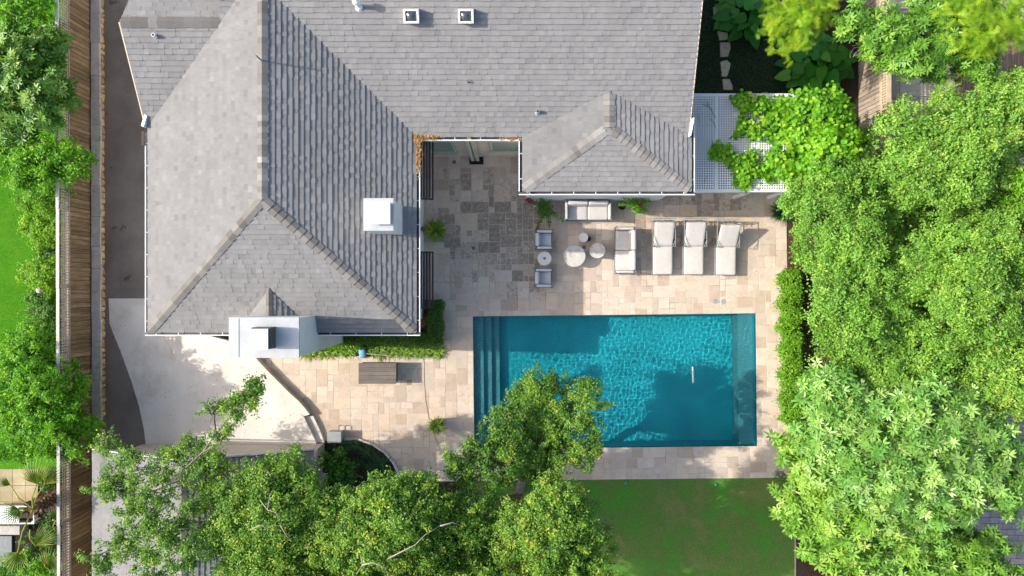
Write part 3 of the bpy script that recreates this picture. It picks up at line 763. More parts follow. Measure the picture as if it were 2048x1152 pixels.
for sgn, xe in ((-1,GWx),(1,GE)):
    a = V(xe,GN-.035,2.35); b = V(GR,GN-.035,3.674); d = (b-a)*.5
    gf.obox(a.lerp(b,.5)+Vector((0,.02,-.06)), d, (0,.02,0), (0,0,.10))
gf.box(GE+.003,GE+.035,-GT,-GN+.0,2.20,2.365); gf.build('fascia', M['rail'], garage)
for key, ro in (('house', roof), ('garage', groof)):
    L_ = sorted([t for t in TABS if t[0] == key], key=lambda t: -t[4]*(CH/(CH-t[1][0].z))**2*(1 if abs(t[1][0].y) < 8.0 else .1)*(1 if (key == 'house' or t[1][0].y > -5.6) else .2))
    nobj = 300 if key == 'house' else 60
    for t in L_[:nobj]:
        m = MB(); m.add(t[1], t[2], t[3]); m.build('shingle', M['shingle'], ro)
    m = MB()
    for t in L_[nobj:]: m.add(t[1], t[2], t[3])
    m.build('shingle_field', M['shingle'], ro, kind='stuff')
# ridge and hip caps
def caps(ro, p0, p1, n1, n2, ex=.16, w=.15, t0=.03, dark=0.0, name='ridge_cap'):
    p0, p1 = Vector(p0), Vector(p1); d = (p1-p0); Lh = d.length; d.normalize(); n = int(Lh/ex)
    s1 = d.cross(Vector(n1)).normalized(); s2 = d.cross(Vector(n2)).normalized()
    if s1.z > 0: s1 = -s1
    if s2.z > 0: s2 = -s2
    for i in range(n):
        a = p0 + d*(i*ex); b = a + d*(ex+.03); m = MB(); q = random.uniform(.95,1.05)*w; up = Vector((0,0,1))
        ha, hb = up*(t0+.012), up*(.022)
        v = [a+s1*q+ha, a+ha*1.1, a+s2*q+ha, b+s1*q+hb, b+hb*1.1, b+s2*q+hb, a+s1*q-up*.01, a-up*.0, a+s2*q-up*.01, b+s1*q-up*.01, b+s2*q-up*.01]
        f = [(0,1,4,3),(1,2,5,4),(0,6,7,1),(1,7,8,2),(6,0,3,9),(2,8,10,5)]
        m.add(v, f, min(1,max(0,random.gauss(.42+dark,.17)))); m.build(name, M['cap'], ro)
nW, nE, nS, nN, nQ = Vector((-.4143,0,1)), Vector((.4143,0,1)), Vector((0,-.4435,1)), Vector((0,-.43,1)), Vector((0,-.4,1))
caps(roof, V(RX,-7.75,5.07), V(RX,KD,5.07), nW, nE, .155, .15)
caps(roof, V(-10.22,1.2,3.525), V(RX,KD,5.07), nW, nS, .24, .14)
caps(roof, V(-2.76,1.2,3.525), V(RX,KD,5.07), nE, nS, .21, .15)
caps(roof, V(-10.45,-7.12,zq), V(vQ(-7.12)+.1,-7.12,zq), nQ, Vector((0,.4,1)), .24, .16, .04)
caps(roof, V(2.68,-4.42,4.0), V(2.68,-5.4,4.0), Vector((-.21,0,1)), Vector((.21,0,1)), .15, .15, dark=.2)
caps(roof, V(.35,-2.79,3.51), V(2.68,-4.42,4.0), Vector((-.21,0,1)), Vector((0,-.296,1)), .17, .15, dark=.25)
caps(roof, V(5.01,-2.79,3.51), V(2.68,-4.42,4.0), Vector((.21,0,1)), Vector((0,-.296,1)), .17, .15, dark=.1)
caps(roof, V(-6.67,.78,4.06), V(-6.67,.03,4.06), Vector((-.5,0,1)), Vector((.5,0,1)), .15, .10, dark=-.1)
caps(groof, V(GR,12,3.674), V(GR,GN,3.674), Vector((-.4,0,1)), Vector((.4,0,1)), .2, .14)
# valley flashing lines
def strip(m, a, b, w, h=.004, t=.5):
    a, b = Vector(a), Vector(b); d = (b-a).normalized(); s = d.cross(Vector((0,0,1))).normalized()*w/2; u = Vector((0,0,h))
    m.add([a-s+u, b-s+u, b+s+u, a+s+u, a-s, b-s, b+s, a+s], [(3,2,1,0),(0,1,5,4),(2,3,7,6)], t)

# gutters
def gutter(a, b, out, w=.10, ends=True):
    """a,b eave points (world), out = outward horizontal unit"""
    a, b, out = Vector(a), Vector(b), Vector(out); z = 3.47
    a.z = b.z = z; m = MB()
    def seg(o0, o1, z0, z1, mi):
        m.m = mi
        v = [a+out*o0, b+out*o0, b+out*o1, a+out*o1]
        m.add([(p.x,p.y,z0) for p in v] + [(p.x,p.y,z1) for p in v], [(3,2,1,0),(4,5,6,7),(0,1,5,4),(1,2,6,5),(2,3,7,6),(3,0,4,7)])
    seg(w-.026, w, z-.09, z+.02, 0); seg(-.02, w-.026, z-.10, z-.085, 1); seg(-.03, -.02, z-.10, z+.0, 1)
    d = (b-a).length; n = int(d/.62); m.m = 0
    dd_ = (b-a).normalized()
    for i in range(n):
        c = a + dd_*((i+.5)*d/n); m.obox(c + out*(w/2-.01) + Vector((0,0,.012)), dd_*.009, out*(w/2), (0,0,.004))
    m.build('gutter', [M['white_metal'], M['gutter_shadow']], house)
gutter(V(-10.28,1.25,0), V(-10.28,-4.4,0), (-1,0,0)); gutter(V(-10.38,1.25,0), V(-7.25,1.25,0), (0,-1,0)); gutter(V(-5.5,1.25,0), V(-2.60,1.25,0), (0,-1,0))
gutter(V(-2.70,1.25,0), V(-2.70,-4.16,0), (1,0,0)); gutter(V(-2.70,-4.27,0), V(.19,-4.27,0), (0,-1,0))
gutter(V(.29,-2.73,0), V(.29,-4.16,0), (-1,0,0)); gutter(V(.19,-2.73,0), V(5.17,-2.73,0), (0,-1,0)); gutter(V(5.07,-2.73,0), V(5.07,-4.75,0), (1,0,0))
# rake trims
rk = MB()
a, b = V(4.995,-4.3,zN(-4.3)), V(4.995,TOP,zN(TOP)); rk.obox(a.lerp(b,.5)+Vector((0,0,-.05)), (.013,0,0), (b-a)*.5, (0,0,.06)); rk.build('rake_trim', M['wall'], house); rk = MB()
a, b = V(-10.36,-4.55,3.5), V(-10.52,-7.12,zq); rk.obox(a.lerp(b,.5)+Vector((0,0,-.05)), (.013,0,0), (b-a)*.5, (0,0,.06)); rk.build('rake_trim', M['wall'], house)
fl_ = MB(); a = W(1379,258,3.6); fl_.add([(a.x-.03,a.y-.22,3.55),(a.x+.05,a.y+.3,3.55),(a.x+.09,a.y+.28,3.78),(a.x+.02,a.y-.2,3.70)], [(0,1,2,3),(3,2,1,0)]); fl_.obox((a.x+.03,a.y+.05,3.62),(.02,0,0),(.03,.22,0),(0,0,.09)); fl_.build('flashing', M['white_metal'], house)
fl_ = MB(); a = W(292,243,3.55); fl_.obox((a.x,a.y,3.6),(.035,-.02,0),(.05,.16,0),(0,0,.06)); fl_.build('flashing', M['white_metal'], house)

# chimneys
ch = MB(); ch.box(-3.81,-3.07,1.49,2.30,3.2,5.16); cho = ch.build('chimney', M['stucco'], house)
c_ = MB(); c_.box(-3.83,-3.055,1.475,2.315,5.17,5.22); c_.build('chimney_top', M['sheet_metal'], cho)
c_ = MB(); a, b = W(735,405,5.45), W(778,446,5.45); c_.box(a.x,b.x,b.y,a.y,5.22,5.42); c_.box(a.x-.03,b.x+.03,b.y-.03,a.y+.03,5.42,5.46); c_.build('chimney_cap', M['stucco_metal'], cho)
c_ = MB(); a = W(726,432,3.6); c_.add([(-3.81,1.65,3.9),(-3.81,2.1,3.9),(-3.98,1.87,4.06),(-3.81,1.87,4.22)], [(0,2,3),(2,1,3)]); c_.build('cricket_flashing', M['white_metal'], cho)
ch = MB(); ch.box(-7.27,-5.50,-1.78,-.77,-.03,5.16); cho = ch.build('chimney', M['stucco'], house)
c_ = MB(); c_.box(-7.29,-5.485,-1.80,-.755,5.17,5.24); c_.box(-7.05,-7.03,-1.78,-.78,5.24,5.252); c_.build('chimney_top', M['sheet_metal'], cho)
c_ = MB(); a, b = W(498,658,5.75), W(535,699,5.75); c_.box(a.x+.02,b.x+.03,b.y-.0,a.y+.03,5.24,5.64); c_.build('flue', M['dark_table'], cho)
c_ = MB(); c_.box(a.x,b.x-.01,b.y,a.y,5.645,5.70); c_.build('chimney_cap', M['stucco_metal'], cho)
# skylights
for px, py in ((823,32),(932,32)):
    z = zN((py-576)*(CH-4.9)/CF); z = zN((py-576)*(CH-z)/CF); c = W(px, py, z+.12)
    m = MB(); up = Vector((0,-.43,1)).normalized(); ay = Vector((0,1,.43)).normalized(); ax = Vector((1,0,0)); h = .175
    for sx, sy, lx, ly in ((-1,0,.025,h),(1,0,.025,h),(0,-1,h-.026,.025),(0,1,h-.026,.025)):
        m.obox(c + ax*sx*(h-.001) + ay*sy*(h-.025), ax*lx, ay*ly, up*.11)
    s = m.build('skylight', M['white_metal'], roof)
    m = MB(); vs = []; fs = []; n = 7
    for j in range(n):
        for i in range(n):
            x, y = -1+2*i/(n-1), -1+2*j/(n-1); vs.append(c + ax*x*(h-.027) + ay*y*(h-.05) + up*(.06 + .07*(1-x*x)*(1-y*y)))
    for j in range(n-1):
        for i in range(n-1): fs.append((j*n+i, j*n+i+1, (j+1)*n+i+1, (j+1)*n+i))
    m.add(vs, fs); m.build('skylight_dome', M['dome'], roof, smooth=True)
# vent pipes
def pipe(px, py, zf, r, h, capr=0.0, col='white_metal'):
    z = zf; c = W(px, py, z); m = MB()
    m.tube([c-Vector((0,0,.1)), c+Vector((0,0,h))], r, 12)
    m.lathe((c.x,c.y,z), [(r*2.1,-.04),(r*1.7,.03),(r*1.1,.07)], 12)
    if capr: m.lathe((c.x,c.y,z+h), [(capr*.7,-.12),(capr,-.08),(capr*.9,0),(capr*.3,.05)], 14)
    else: m.m = 1; m.tube([c+Vector((0,0,h-.01)), c+Vector((0,0,h+.003))], r*.72, 12)
    m.build('vent_pipe', [M[col], M['black']], roof, smooth=False)
pipe(718,14,zN(-7.4),.055,.42,.10); pipe(935,166,zN(-5.5),.022,.19,0,'grey_metal'); pipe(1075,226,zN(-4.8),.05,.2,0,'grey_metal')
pipe(315,76,4.3,.05,.24); pipe(524,122,5.07,.022,.42,0,'grey_metal')
# small box on the west gutter
b_ = MB(); a = W(287,277,3.5); b_.box(a.x-.05,a.x+.045,a.y-.2,a.y+.2,3.36,3.52); b_.build('gutter_box', M['dark_wood'], house)
# dark slatted shade canopies over the doors of the west wing
def canopy(y0, y1):
    a, b = W(0, y0, 2.55), W(0, y1, 2.55); Y0, Y1 = b.y, a.y
    m = MB(); m.box(-2.925,-2.90,Y0,Y1,2.62,2.74); m.box(-2.38,-2.34,Y0,Y1,2.40,2.52)
    for y in (Y0, Y1-.04): m.add([(-2.9,y,2.62),(-2.9,y+.04,2.62),(-2.38,y+.04,2.42),(-2.38,y,2.42),(-2.9,y,2.72),(-2.9,y+.04,2.72),(-2.38,y+.04,2.52),(-2.38,y,2.52)], [(3,2,1,0),(4,5,6,7),(0,1,5,4),(1,2,6,5),(2,3,7,6),(3,0,4,7)])
    c = m.build('shade_canopy', M['dark_wood'], house)
    for i in range(6):
        x = -2.84+.079*i; z = 2.71-.33*(x+2.9)
        s = MB(); s.obox((x,(Y0+Y1)/2,z), (.030,0,-.011), (0,(Y1-Y0)/2-.045,0), (0,0,.008), random.random()); s.build('slat', M['dark_wood'], c)
canopy(280,399); canopy(503,617)
# courtyard wall: windows, downspouts, lamp
for x0, x1 in ((-2.55,-1.83),(-.6,.28)):
    m = MB(); y = 4.38
    m.box(x0-.07,x0,y-.05,y-.001,1.0,2.5); m.box(x1,x1+.07,y-.05,y-.001,1.0,2.5); m.box(x0-.07,x1+.07,y-.052,y-.001,2.5,2.58); m.box(x0-.12,x1+.12,y-.15,y-.001,.92,1.0)
    w = m.build('window', M['sage'], nwall)
    m = MB(); m.box(x0+.003,x1-.003,y-.02,y-.001,1.003,2.497); m.build('window_pane', M['shade_cloth'], nwall)

for x in (-1.35,-1.19):
    m = MB(); m.box(x,x+.11,4.20,4.30,.15,3.38); m.box(x-.01,x+.12,4.19,4.31,3.30,3.38); m.build('downspout', M['sage'], house)
m = MB(); m.box(-1.42,-.95,4.12,4.37,-.01,.012); m.build('drain_bed', M['gravel'], kind='structure')
m = MB(); a = W(843,457,2.0); m.box(-2.927,-2.80,a.y-.04,a.y+.04,1.95,2.0); m.lathe((-2.78,a.y,1.75), [(.03,0),(.06,.05),(.06,.2),(.02,.26)], 10); m.build('wall_lamp', M['dark_table'], house)
# dry leaves collected in the roof corners
def debris(cx, cy, sx, sy, n, z, parent=None, nm='dry_leaves'):
    P = np.c_[rng.normal(cx, sx, n), rng.normal(cy, sy, n), rng.uniform(z, z+.05, n)]
    return P
P = np.concatenate([debris(-2.64,3.78,.035,.28,420,3.50), debris(-2.42,4.27,.22,.035,380,3.50), debris(-2.68,4.22,.07,.06,260,3.52), debris(.02,4.25,.16,.03,260,3.47), debris(-1.2,4.24,.02,.02,20,3.46)])
P = P[(P[:,0] < .2) & (P[:,1] < 4.42)]
scatter('dry_leaves', P, np.c_[rng.normal(size=(len(P),2))*.6, np.ones(len(P))], rng.uniform(.035,.065,len(P)), rng.random(len(P)), 'leaf', M['dead_leaf'], kind='stuff')
tw = MB(); a = W(842,262,3.6); tw.tube([a+Vector((-.1,-.1,0)), a+Vector((0,.02,.12)), a+Vector((-.02,.16,.2)), a+Vector((.04,.26,.22))], [.008,.007,.005,.003], 4)
tw.build('twig', M['bark'], label='thin dark twig poking out of the leaf litter in the roof valley', category='twig')

m = MB(); m.prism([(4.86,3.2),(9.2,3.2),(9.2,7.0),(4.86,7.0)], -.05, .004); m.build('pergola_shade_sheet', M['soil'], kind='structure')  # dark sheet added so the lattice holes read as shade
# ------------------------------------------------------------------ white lattice pergola
LZ = 2.2
pa, pb = W(1372,187,LZ), W(1592,384,LZ)
perg = thing('pergola', 'white square-holed lattice roof between the house corner and the leafy vine', 'pergola', (pa.x, pb.y, 0))
bx = MB(); X0, X1, Y0, Y1 = 4.90, pb.x, pb.y, pa.y
for x in (X0, X0+1.24, X0+2.48, X1-.06): bx.box(x, x+.055, Y0+.062, Y1-.062, LZ-.16, LZ-.012)
bx.box(X0, X1, Y0, Y0+.06, LZ-.18, LZ-.003); bx.box(X0, X1, Y1-.06, Y1, LZ-.18, LZ-.003)
bx.build('beam', M['white_metal'], perg)
for x in (X0+2.4, X1-.12):
    for y in (Y0+.07, Y1-.17):
        m = MB(); m.box(x+.06, x+.16, y, y+.1, -.02, LZ-.19); m.build('post', M['white_metal'], perg)
per = .0705; bw = .0150
cols = [X0+.02, 5.62, 6.86, 8.10, X1]; rows = [Y0+.0, Y0+1.03, Y0+2.16, Y1]
for i in range(len(cols)-1):
    for j in range(len(rows)-1):
        m = MB(); a0, a1, b0, b1 = cols[i]+.004, cols[i+1]-.004, rows[j]+.004, rows[j+1]-.004
        nx_ = max(2, round((a1-a0)/per)); ny_ = max(2, round((b1-b0)/per)); sx, sy = (a1-a0)/nx_, (b1-b0)/ny_
        for k in range(nx_+1):
            x = a0 + k*sx; w_ = bw if 0 < k < nx_ else bw*1.1; m.box(max(a0,x-w_), min(a1,x+w_), b0, b1, LZ+.001, LZ+.011)
        for k in range(ny_+1):
            y = b0 + k*sy; w_ = bw if 0 < k < ny_ else bw*1.1; m.box(a0, a1, max(b0,y-w_), min(b1,y+w_), LZ+.0125, LZ+.022)
        m.build('lattice_panel', M['white_metal'], perg)
dk = MB()  # branch shadows on the lattice, drawn as thin dark tubes
for pts in ([(1406,208),(1420,215),(1428,230),(1432,236)],[(1414,205),(1424,222),(1430,234)],[(1420,238),(1428,246),(1432,256)],[(1408,365),(1410,356),(1416,351)],[(1424,280),(1427,292),(1426,300)],[(1395,228),(1400,240),(1398,244)]):
    dk.tube([W(x,y,LZ+.05) for x,y in pts], [.012,.010,.009,.006][:len(pts)], 5)
dk.build('branch_shadow', M['bark'], label='dark rods standing in for branch shadows on the white lattice roof', category='twigs')

# ------------------------------------------------------------------ retaining wall and fence on the left
FX0, FX1 = W(180,0,.72).x, W(184,1152,.72).x
def fx(D): t = (D+9.4)/18.8; return FX0 + (FX1-FX0)*t
rwt = thing('stone_wall', 'long low tan rubble wall with grey coping beside the alley', 'wall', (-13.5,0,GZ))
m = MB(); m.box(-13.72,-13.50,-9.6,9.6,0,.64); m.build('core', M['mortar'], rwt)
D = -9.5
while D < 9.5:
    l = random.uniform(.55,1.15); x = fx(D)+.02; j1, j2 = random.uniform(-.03,.03), random.uniform(-.025,.025)
    m = MB(); m.prism([(x+j1*.5,-D),(x+.29+j2,-D),(x+.29+random.uniform(-.02,.02),-D-l+.012),(x+random.uniform(-.015,.015),-D-l+.012)], .645, .72+random.uniform(-.008,.012), random.random())
    m.build('coping_stone', M['cap_stone'], rwt); D += l
for row in range(2):
    D = -9.5
    while D < 9.5:
        l = random.uniform(.12,.30); x = -13.5; z0 = GZ-.02 + row*.205; z1 = z0 + random.uniform(.17,.20)
        o0 = [random.uniform(.015,.07) for _ in range(4)]; xx = x + (fx(D)-FX0)
        v = [(xx,-D,z0),(xx,-D-l,z0),(xx,-D-l,z1),(xx,-D,z1)] + [(xx+o0[0],-D-.02,z0+.02),(xx+o0[1],-D-l+.02,z0+.02),(xx+o0[2]*.8,-D-l+.02,z1-.01),(xx+o0[3]*.8,-D-.02,z1-.01)] + [(xx+.09+random.uniform(-.03,.02),-D-l*random.uniform(.35,.65),(z0+z1)/2+random.uniform(-.03,.03))]
        m = MB(); m.add(v, [(0,4,5,1),(1,5,6,2),(2,6,7,3),(3,7,4,0),(4,8,5),(5,8,6),(6,8,7),(7,8,4)], random.random()); m.build('stone', M['tan_stone'], rwt)
        D += l + .015
fence = thing('board_fence', 'long weathered brown board fence with lattice top beside the stone wall', 'fence', (-13.8,0,.7))
D = -9.6
while D < 9.7:
    l = .142; x = fx(D) - .03; m = MB(); th = random.uniform(-.006,.006)
    m.box(x-.02+th, x+th, -D-l+random.uniform(.010,.020), -D, .45, 1.73+random.uniform(-.01,.01), random.random()**1.3); m.build('board', M['fence'], fence); D += l
D = -9.6
while D < 9.6:
    x = fx(D+.6) - .03; m = MB(); m.box(x-.045, x-.034, -D-1.2, -D-.001, .45, 1.70); m.build('sun_stop_panel', M['fence'], fence); D += 1.2  # unseen sheet added behind the boards to keep sun out of the gaps
D = -9.6; k = 0
while D < 9.6:
    x = fx(D+1.1) - .05; m = MB(); L1 = 2.4
    for z in (1.77, 1.86, 1.95, 2.04): m.box(x-.012, x-.004, -D-L1+.1, -D, z, z+.035)
    n = int(L1/.085)
    for q in range(n): m.box(x-.003, x+.005, -D-(q+.5)*L1/n-.017, -D-(q+.5)*L1/n+.017, 1.76, 2.14)
    m.build('lattice_panel', M['lattice_wood'], fence)
    m = MB(); m.box(x-.11, x-.02, -D-L1, -D-L1+.1, .3, 2.17); m.build('post', M['lattice_wood'], fence)
    m = MB(); m.box(x-.11, x-.02, -D-L1, -D-.004, 2.15, 2.19); m.build('top_rail', M['rail'], fence)
    m = MB(); m.box(x-.06, x+.03, -D-L1, -D-.004, 1.735, 1.762); m.build('middle_rail', M['lattice_wood'], fence)
    D += L1

# ------------------------------------------------------------------ furniture
TS_ = 60.0
def seat_unit(name, label, cat, px, py, w, d, n, rz, mat='cushion', group=None):
    """back towards local +y, width along local x"""
    c = W(px, py, .35); t = thing(name, label, cat, (c.x, c.y, 0), group, rz)
    ORG[t.name] = Vector((0,0,0)); hw, hd = w/2, d/2
    m = MB(); r = .016
    for x in (-hw+.015, hw-.015):
        for y in (-hd+.015, hd-.015): m.tube([(x,y,0),(x,y,.60)], r, 8)
        m.tube([(x,-hd-.02,.60),(x,hd+.02,.60)], r, 8); m.tube([(x,-hd,.18),(x,hd,.18)], r, 8)
    for y in (-hd+.015, hd-.015): m.tube([(-hw-.03,y,.19),(hw+.03,y,.19)], r, 8)
    m.tube([(-hw-.03,hd-.015,.615),(hw+.03,hd-.015,.615)], r, 8); m.tube([(-hw-.02,hd-.015,.42),(hw+.02,hd-.015,.42)], r*.8, 8)
    m.tube([(-hw-.03,-hd+.015,.585),(-hw+.04,-hd+.015,.585)], r, 8); m.tube([(hw-.04,-hd+.015,.585),(hw+.03,-hd+.015,.585)], r, 8)
    if n > 1: m.tube([(0,hd-.015,.18),(0,hd-.015,.66)], r, 8)
    m.box(-hw+.03,hw-.03,-hd+.03,hd-.03,.17,.21); m.build('frame', M['frame_metal'], t)
    aw = .075; iw = (w-2*aw-.05)/n
    for i in range(n):
        cx = -w/2+aw+.025+iw*(i+.5)
        q = MB(); q.cushion((cx,-.055,.30),(iw/2-.004,hd-.085,.085),.035,puff=.016); q.build('seat_cushion', M[mat], t, smooth=True)
        q = MB(); q.cushion((cx,hd-.105,.52),(iw/2-.006,.065,.185),.05,Matrix.Rotation(rad(-9+random.uniform(-3,3)),3,'X'),puff=.0); q.build('back_cushion', M[mat], t, smooth=True)
    for s in (-1,1):
        q = MB(); q.cushion((s*(hw-.055),-.02,.49),(.042,hd-.045,.145),.038,puff=0); q.build('armrest_cushion', M[mat], t, smooth=True)
    return t
seat_unit('sofa', 'cream two-seat outdoor sofa against the white pavilion wall between potted plants', 'sofa', 1175, 422, 1.52, .64, 2, 0)
seat_unit('sofa', 'cream two-seat outdoor sofa standing side-on beside the loungers', 'sofa', 1250, 501, 1.52, .66, 2, -math.pi/2)
seat_unit('armchair', 'pale armchair closest to the sofa wall, above the scalloped table', 'armchair', 1087, 480, .64, .58, 1, math.pi/2, 'cushion_grey')
seat_unit('armchair', 'pale armchair nearer the pool, below the scalloped table', 'armchair', 1086, 556, .62, .59, 1, math.pi/2, 'cushion_grey')
# tables
def drum(name, label, cat, px, py, r, h, mat, rim=0.0, part='tabletop', taper=.92):
    c = W(px, py, h); t = thing(name, label, cat, (c.x, c.y, 0)); ORG[t.name] = Vector((0,0,0))
    m = MB(); m.lathe((0,0,0), [(r*taper*.9,.0),(r*taper,.02),(r*.95,h-.05),(r*.95,h-.04)], 36); m.build('drum', M[mat], t, smooth=False)
    m = MB(); pr = [(r*.97,h-.038),(r,h-.03),(r,h-.008),(r*.985,h)]
    if rim: pr += [(r*(1-rim),h),(r*(1-rim)-.008,h-.015),(r*.3,h-.016)]
    m.lathe((0,0,0), pr, 40); m.build(part, M[mat], t)
    return t
drum('coffee_table', 'large round pale concrete coffee table in the middle of the seating', 'coffee table', 1149, 512, .36, .42, 'concrete_table')
drum('coffee_table', 'smaller rimmed round table between large concrete table and side-on sofa', 'coffee table', 1195, 501, .255, .45, 'concrete_table', .10)
drum('stool', 'little round cream stool between armchair and wall sofa', 'stool', 1167, 475, .155, .38, 'white_table', .28)
c = W(1177,478,.1); m = MB(); m.lathe((c.x,c.y,0), [(.07,0),(.075,.02),(.075,.16),(.05,.17),(.05,.12)], 16); m.build('lantern', M['black'], label='small black round lantern on the stone beside the cream stool', category='lantern')
c = W(1089,517,.45); t = thing('side_table', 'cream scalloped round side table with grey centre between the two armchairs', 'side table', (c.x,c.y,0)); ORG[t.name] = Vector((0,0,0))
m = MB(); m.lathe((0,0,0), [(.215,.42),(.222,.43),(.222,.445),(.215,.452)], 72, scallop=14, amp=.05); m.build('tabletop', M['white_table'], t)
m = MB(); m.lathe((0,0,0), [(.16,0),(.15,.03),(.05,.06),(.05,.42)], 20); m.build('leg', M['white_table'], t)
m = MB(); m.lathe((0,0,0), [(.045,.452),(.045,.466),(.03,.470),(.03,.462)], 16); m.build('centre_cap', M['frame_metal'], t)
for px, py, lb in ((1358,484,'dark grey round side table between the first and second lounger from the sofa'),(1419,483,'dark brown round side table between the second and third lounger from the sofa')):
    c = W(px,py,.4); t = thing('side_table', lb, 'side table', (c.x,c.y,0)); ORG[t.name] = Vector((0,0,0))
    m = MB(); m.lathe((0,0,0), [(.10,0),(.12,.03),(.105,.2),(.125,.36)], 20); m.build('leg', M['dark_table'], t)
    m = MB(); m.lathe((0,0,0), [(.14,.365),(.15,.375),(.15,.395),(.142,.40),(.10,.40),(.095,.393)], 28); m.build('tabletop', M['dark_table'], t)
# loungers
def lounger(px, py, label, tilt, rz=0.0):
    c = W(px, py, .36); t = thing('sun_lounger', label, 'sun lounger', (c.x, c.y, 0), 'cream sun loungers in a row', rz); ORG[t.name] = Vector((0,0,0))
    hw = .32; yb = 0.0; yf = -.93; L = .82; a = rad(tilt)
    m = MB(); r = .013
    for x in (-hw-.02, hw+.02):
        m.tube([(x,yf,.24),(x,yb+.85,.24)], r, 8)
        m.tube([(x,yf+.03,0),(x,yf+.03,.24)], r, 8); m.tube([(x,yb+.83,0),(x,yb+.83,.56)], r, 8)
    for y in (yf, yb+.05, yb+.85): m.tube([(-hw-.02,y,.24),(hw+.02,y,.24)], r, 8)
    m.tube([(-hw-.05,yb+.88,.56),(hw+.05,yb+.88,.56)], r, 8); m.tube([(-hw-.02,yb+.80,.50),(hw+.02,yb+.80,.50)], r, 8)
    for x in (-.16,0,.16): m.tube([(x,yb+.72,.24+.3),(x,yb+.88,.56)], r*.7, 6)
    for k in range(8): m.box(-hw,hw,yf+.06+k*.115,yf+.13+k*.115,.247,.262)
    m.build('frame', M['lounger_metal'], t)
    for s in (-1,1):
        m = MB(); x = s*(hw+.045); m.tube([(x,yb-.02,.24),(x,yb-.02,.54),(x,yb+.25,.56),(x,yb+.88,.56)], r, 8)
        m.tube([(x-s*.07,yb-.02,.30),(x-s*.07,yb-.02,.5),(x,yb+.18,.555)], r*.8, 8); m.tube([(x-.06,yb-.03,.53),(x+.02,yb-.03,.53)], r*.8, 6)
        m.build('armrest', M['lounger_metal'], t)
    q = MB(); q.cushion((0,(yf+yb)/2,.315),(hw,(yb-yf)/2,.055),.04,puff=.012); q.build('seat_cushion', M['cushion'], t, smooth=True)
    rot = Matrix.Rotation(a,3,'X'); cc = Vector((0,yb+.012,.335)) + rot @ Vector((0,L/2,.0))
    q = MB(); q.cushion(cc,(hw,L/2,.052),.04,rot,puff=.012); q.build('back_cushion', M['cushion'], t, smooth=True)
    m = MB()
    for s in (-1,1):
        p0 = Vector((s*(hw-.03),yb+.02,.26)); p1 = p0 + rot @ Vector((0,L,0)); m.tube([p0,p1], r, 8)
    for k in range(5):
        p = Vector((0,yb+.02,.262)) + rot @ Vector((0,.12+k*.16,0)); m.obox(p, (hw-.04,0,0), rot @ Vector((0,.03,0)), rot @ Vector((0,0,.006)))
    m.build('backrest_frame', M['lounger_metal'], t)
    return t
lounger(1326,492,'cream sun lounger in the row, first beside the side-on sofa',24)
lounger(1388,492,'cream sun lounger in the row, middle one between the round side tables',25)
lounger(1453,493,'cream sun lounger in the row, farthest from the sofa with steepest back',37,-.012)
# storage box
a, b = W(717,726,.55), W(792,768,.55)
t = thing('storage_box', 'grey-brown plank storage box standing on the patio below the planting bed', 'storage box', ((a.x+b.x)/2,(a.y+b.y)/2,0))
m = MB(); m.box(a.x+.03,b.x-.03,b.y+.03,a.y-.03,0,.50); m.build('body', M['box_wood'], t)
h = (a.y-b.y)/5
for k in range(5):
    m = MB(); m.box(a.x,b.x,b.y+k*h+.003,b.y+(k+1)*h-.003,.505,.54+random.uniform(-.002,.002),random.random()); m.build('plank', M['box_wood'], t)
# grey cabinet
a, b = W(655,866,.42), W(681,885,.42)
t = thing('cabinet', 'small grey metal cabinet with two short pipes beside the curved planter', 'cabinet', (a.x,b.y,0))
m = MB(); m.box(a.x,b.x,b.y,a.y+.02,0,.40); m.box(a.x-.012,b.x+.012,b.y-.012,a.y+.032,.40,.425); m.build('body', M['grey_metal'], t)
for x in (a.x+.30, a.x+.52):
    m = MB(); m.tube([(x,a.y+.02,.12),(x,a.y+.16,.12),(x,a.y+.16,.0)], .014, 8); m.build('pipe', M['dark_table'], t)
# pool net bag with pole
c = W(724,706,.2); t = thing('pool_net', 'blue mesh pool net with white pole lying at the planting edge', 'pool net', (c.x,c.y,.0))
m = MB(); m.cushion((c.x,c.y,.12),(.12,.17,.06),.055,Matrix.Rotation(.15,3,'Z'),puff=.03); m.tube([(c.x-.13,c.y+.17,.15),(c.x+.13,c.y+.17,.15)], .012, 6); m.build('net', M['blue_mesh'], t, smooth=True)
m = MB(); m.tube([(c.x+.06,c.y-.02,.16),tuple(W(845,717,.06))], .011, 6); m.build('pole', M['rail'], t)
# drains, lids, sprinklers
for px, py, lb in ((908,324,'small square grey drain in the courtyard near the courtyard wall'),(947,496,'small square grey drain in the dark paving right of the west wing'),(1168,494,'small square grey drain beside the large coffee table')):
    c = W(px,py,0); m = MB(); m.box(c.x-.06,c.x+.06,c.y-.055,c.y+.055,-.01,.006); m.m = 1
    for k in range(4): m.box(c.x-.048,c.x+.048,c.y-.046+k*.025,c.y-.034+k*.025,.006,.0075)
    m.build('drain_cover', [M['frame_metal'], M['black']], label=lb, category='drain')
for px, lb in ((1431,'round grey deck lid left one of the pair above the pool'),(1447,'round grey deck lid right one of the pair above the pool')):
    c = W(px,603,0); m = MB(); m.lathe((c.x,c.y,0), [(.085,-.01),(.085,.006),(.078,.008),(.07,.006),(.03,.006),(.028,.009)], 24); m.box(c.x-.03,c.x+.03,c.y-.006,c.y+.006,.0095,.012); m.build('deck_lid', M['grey_metal'], label=lb, category='deck lid')
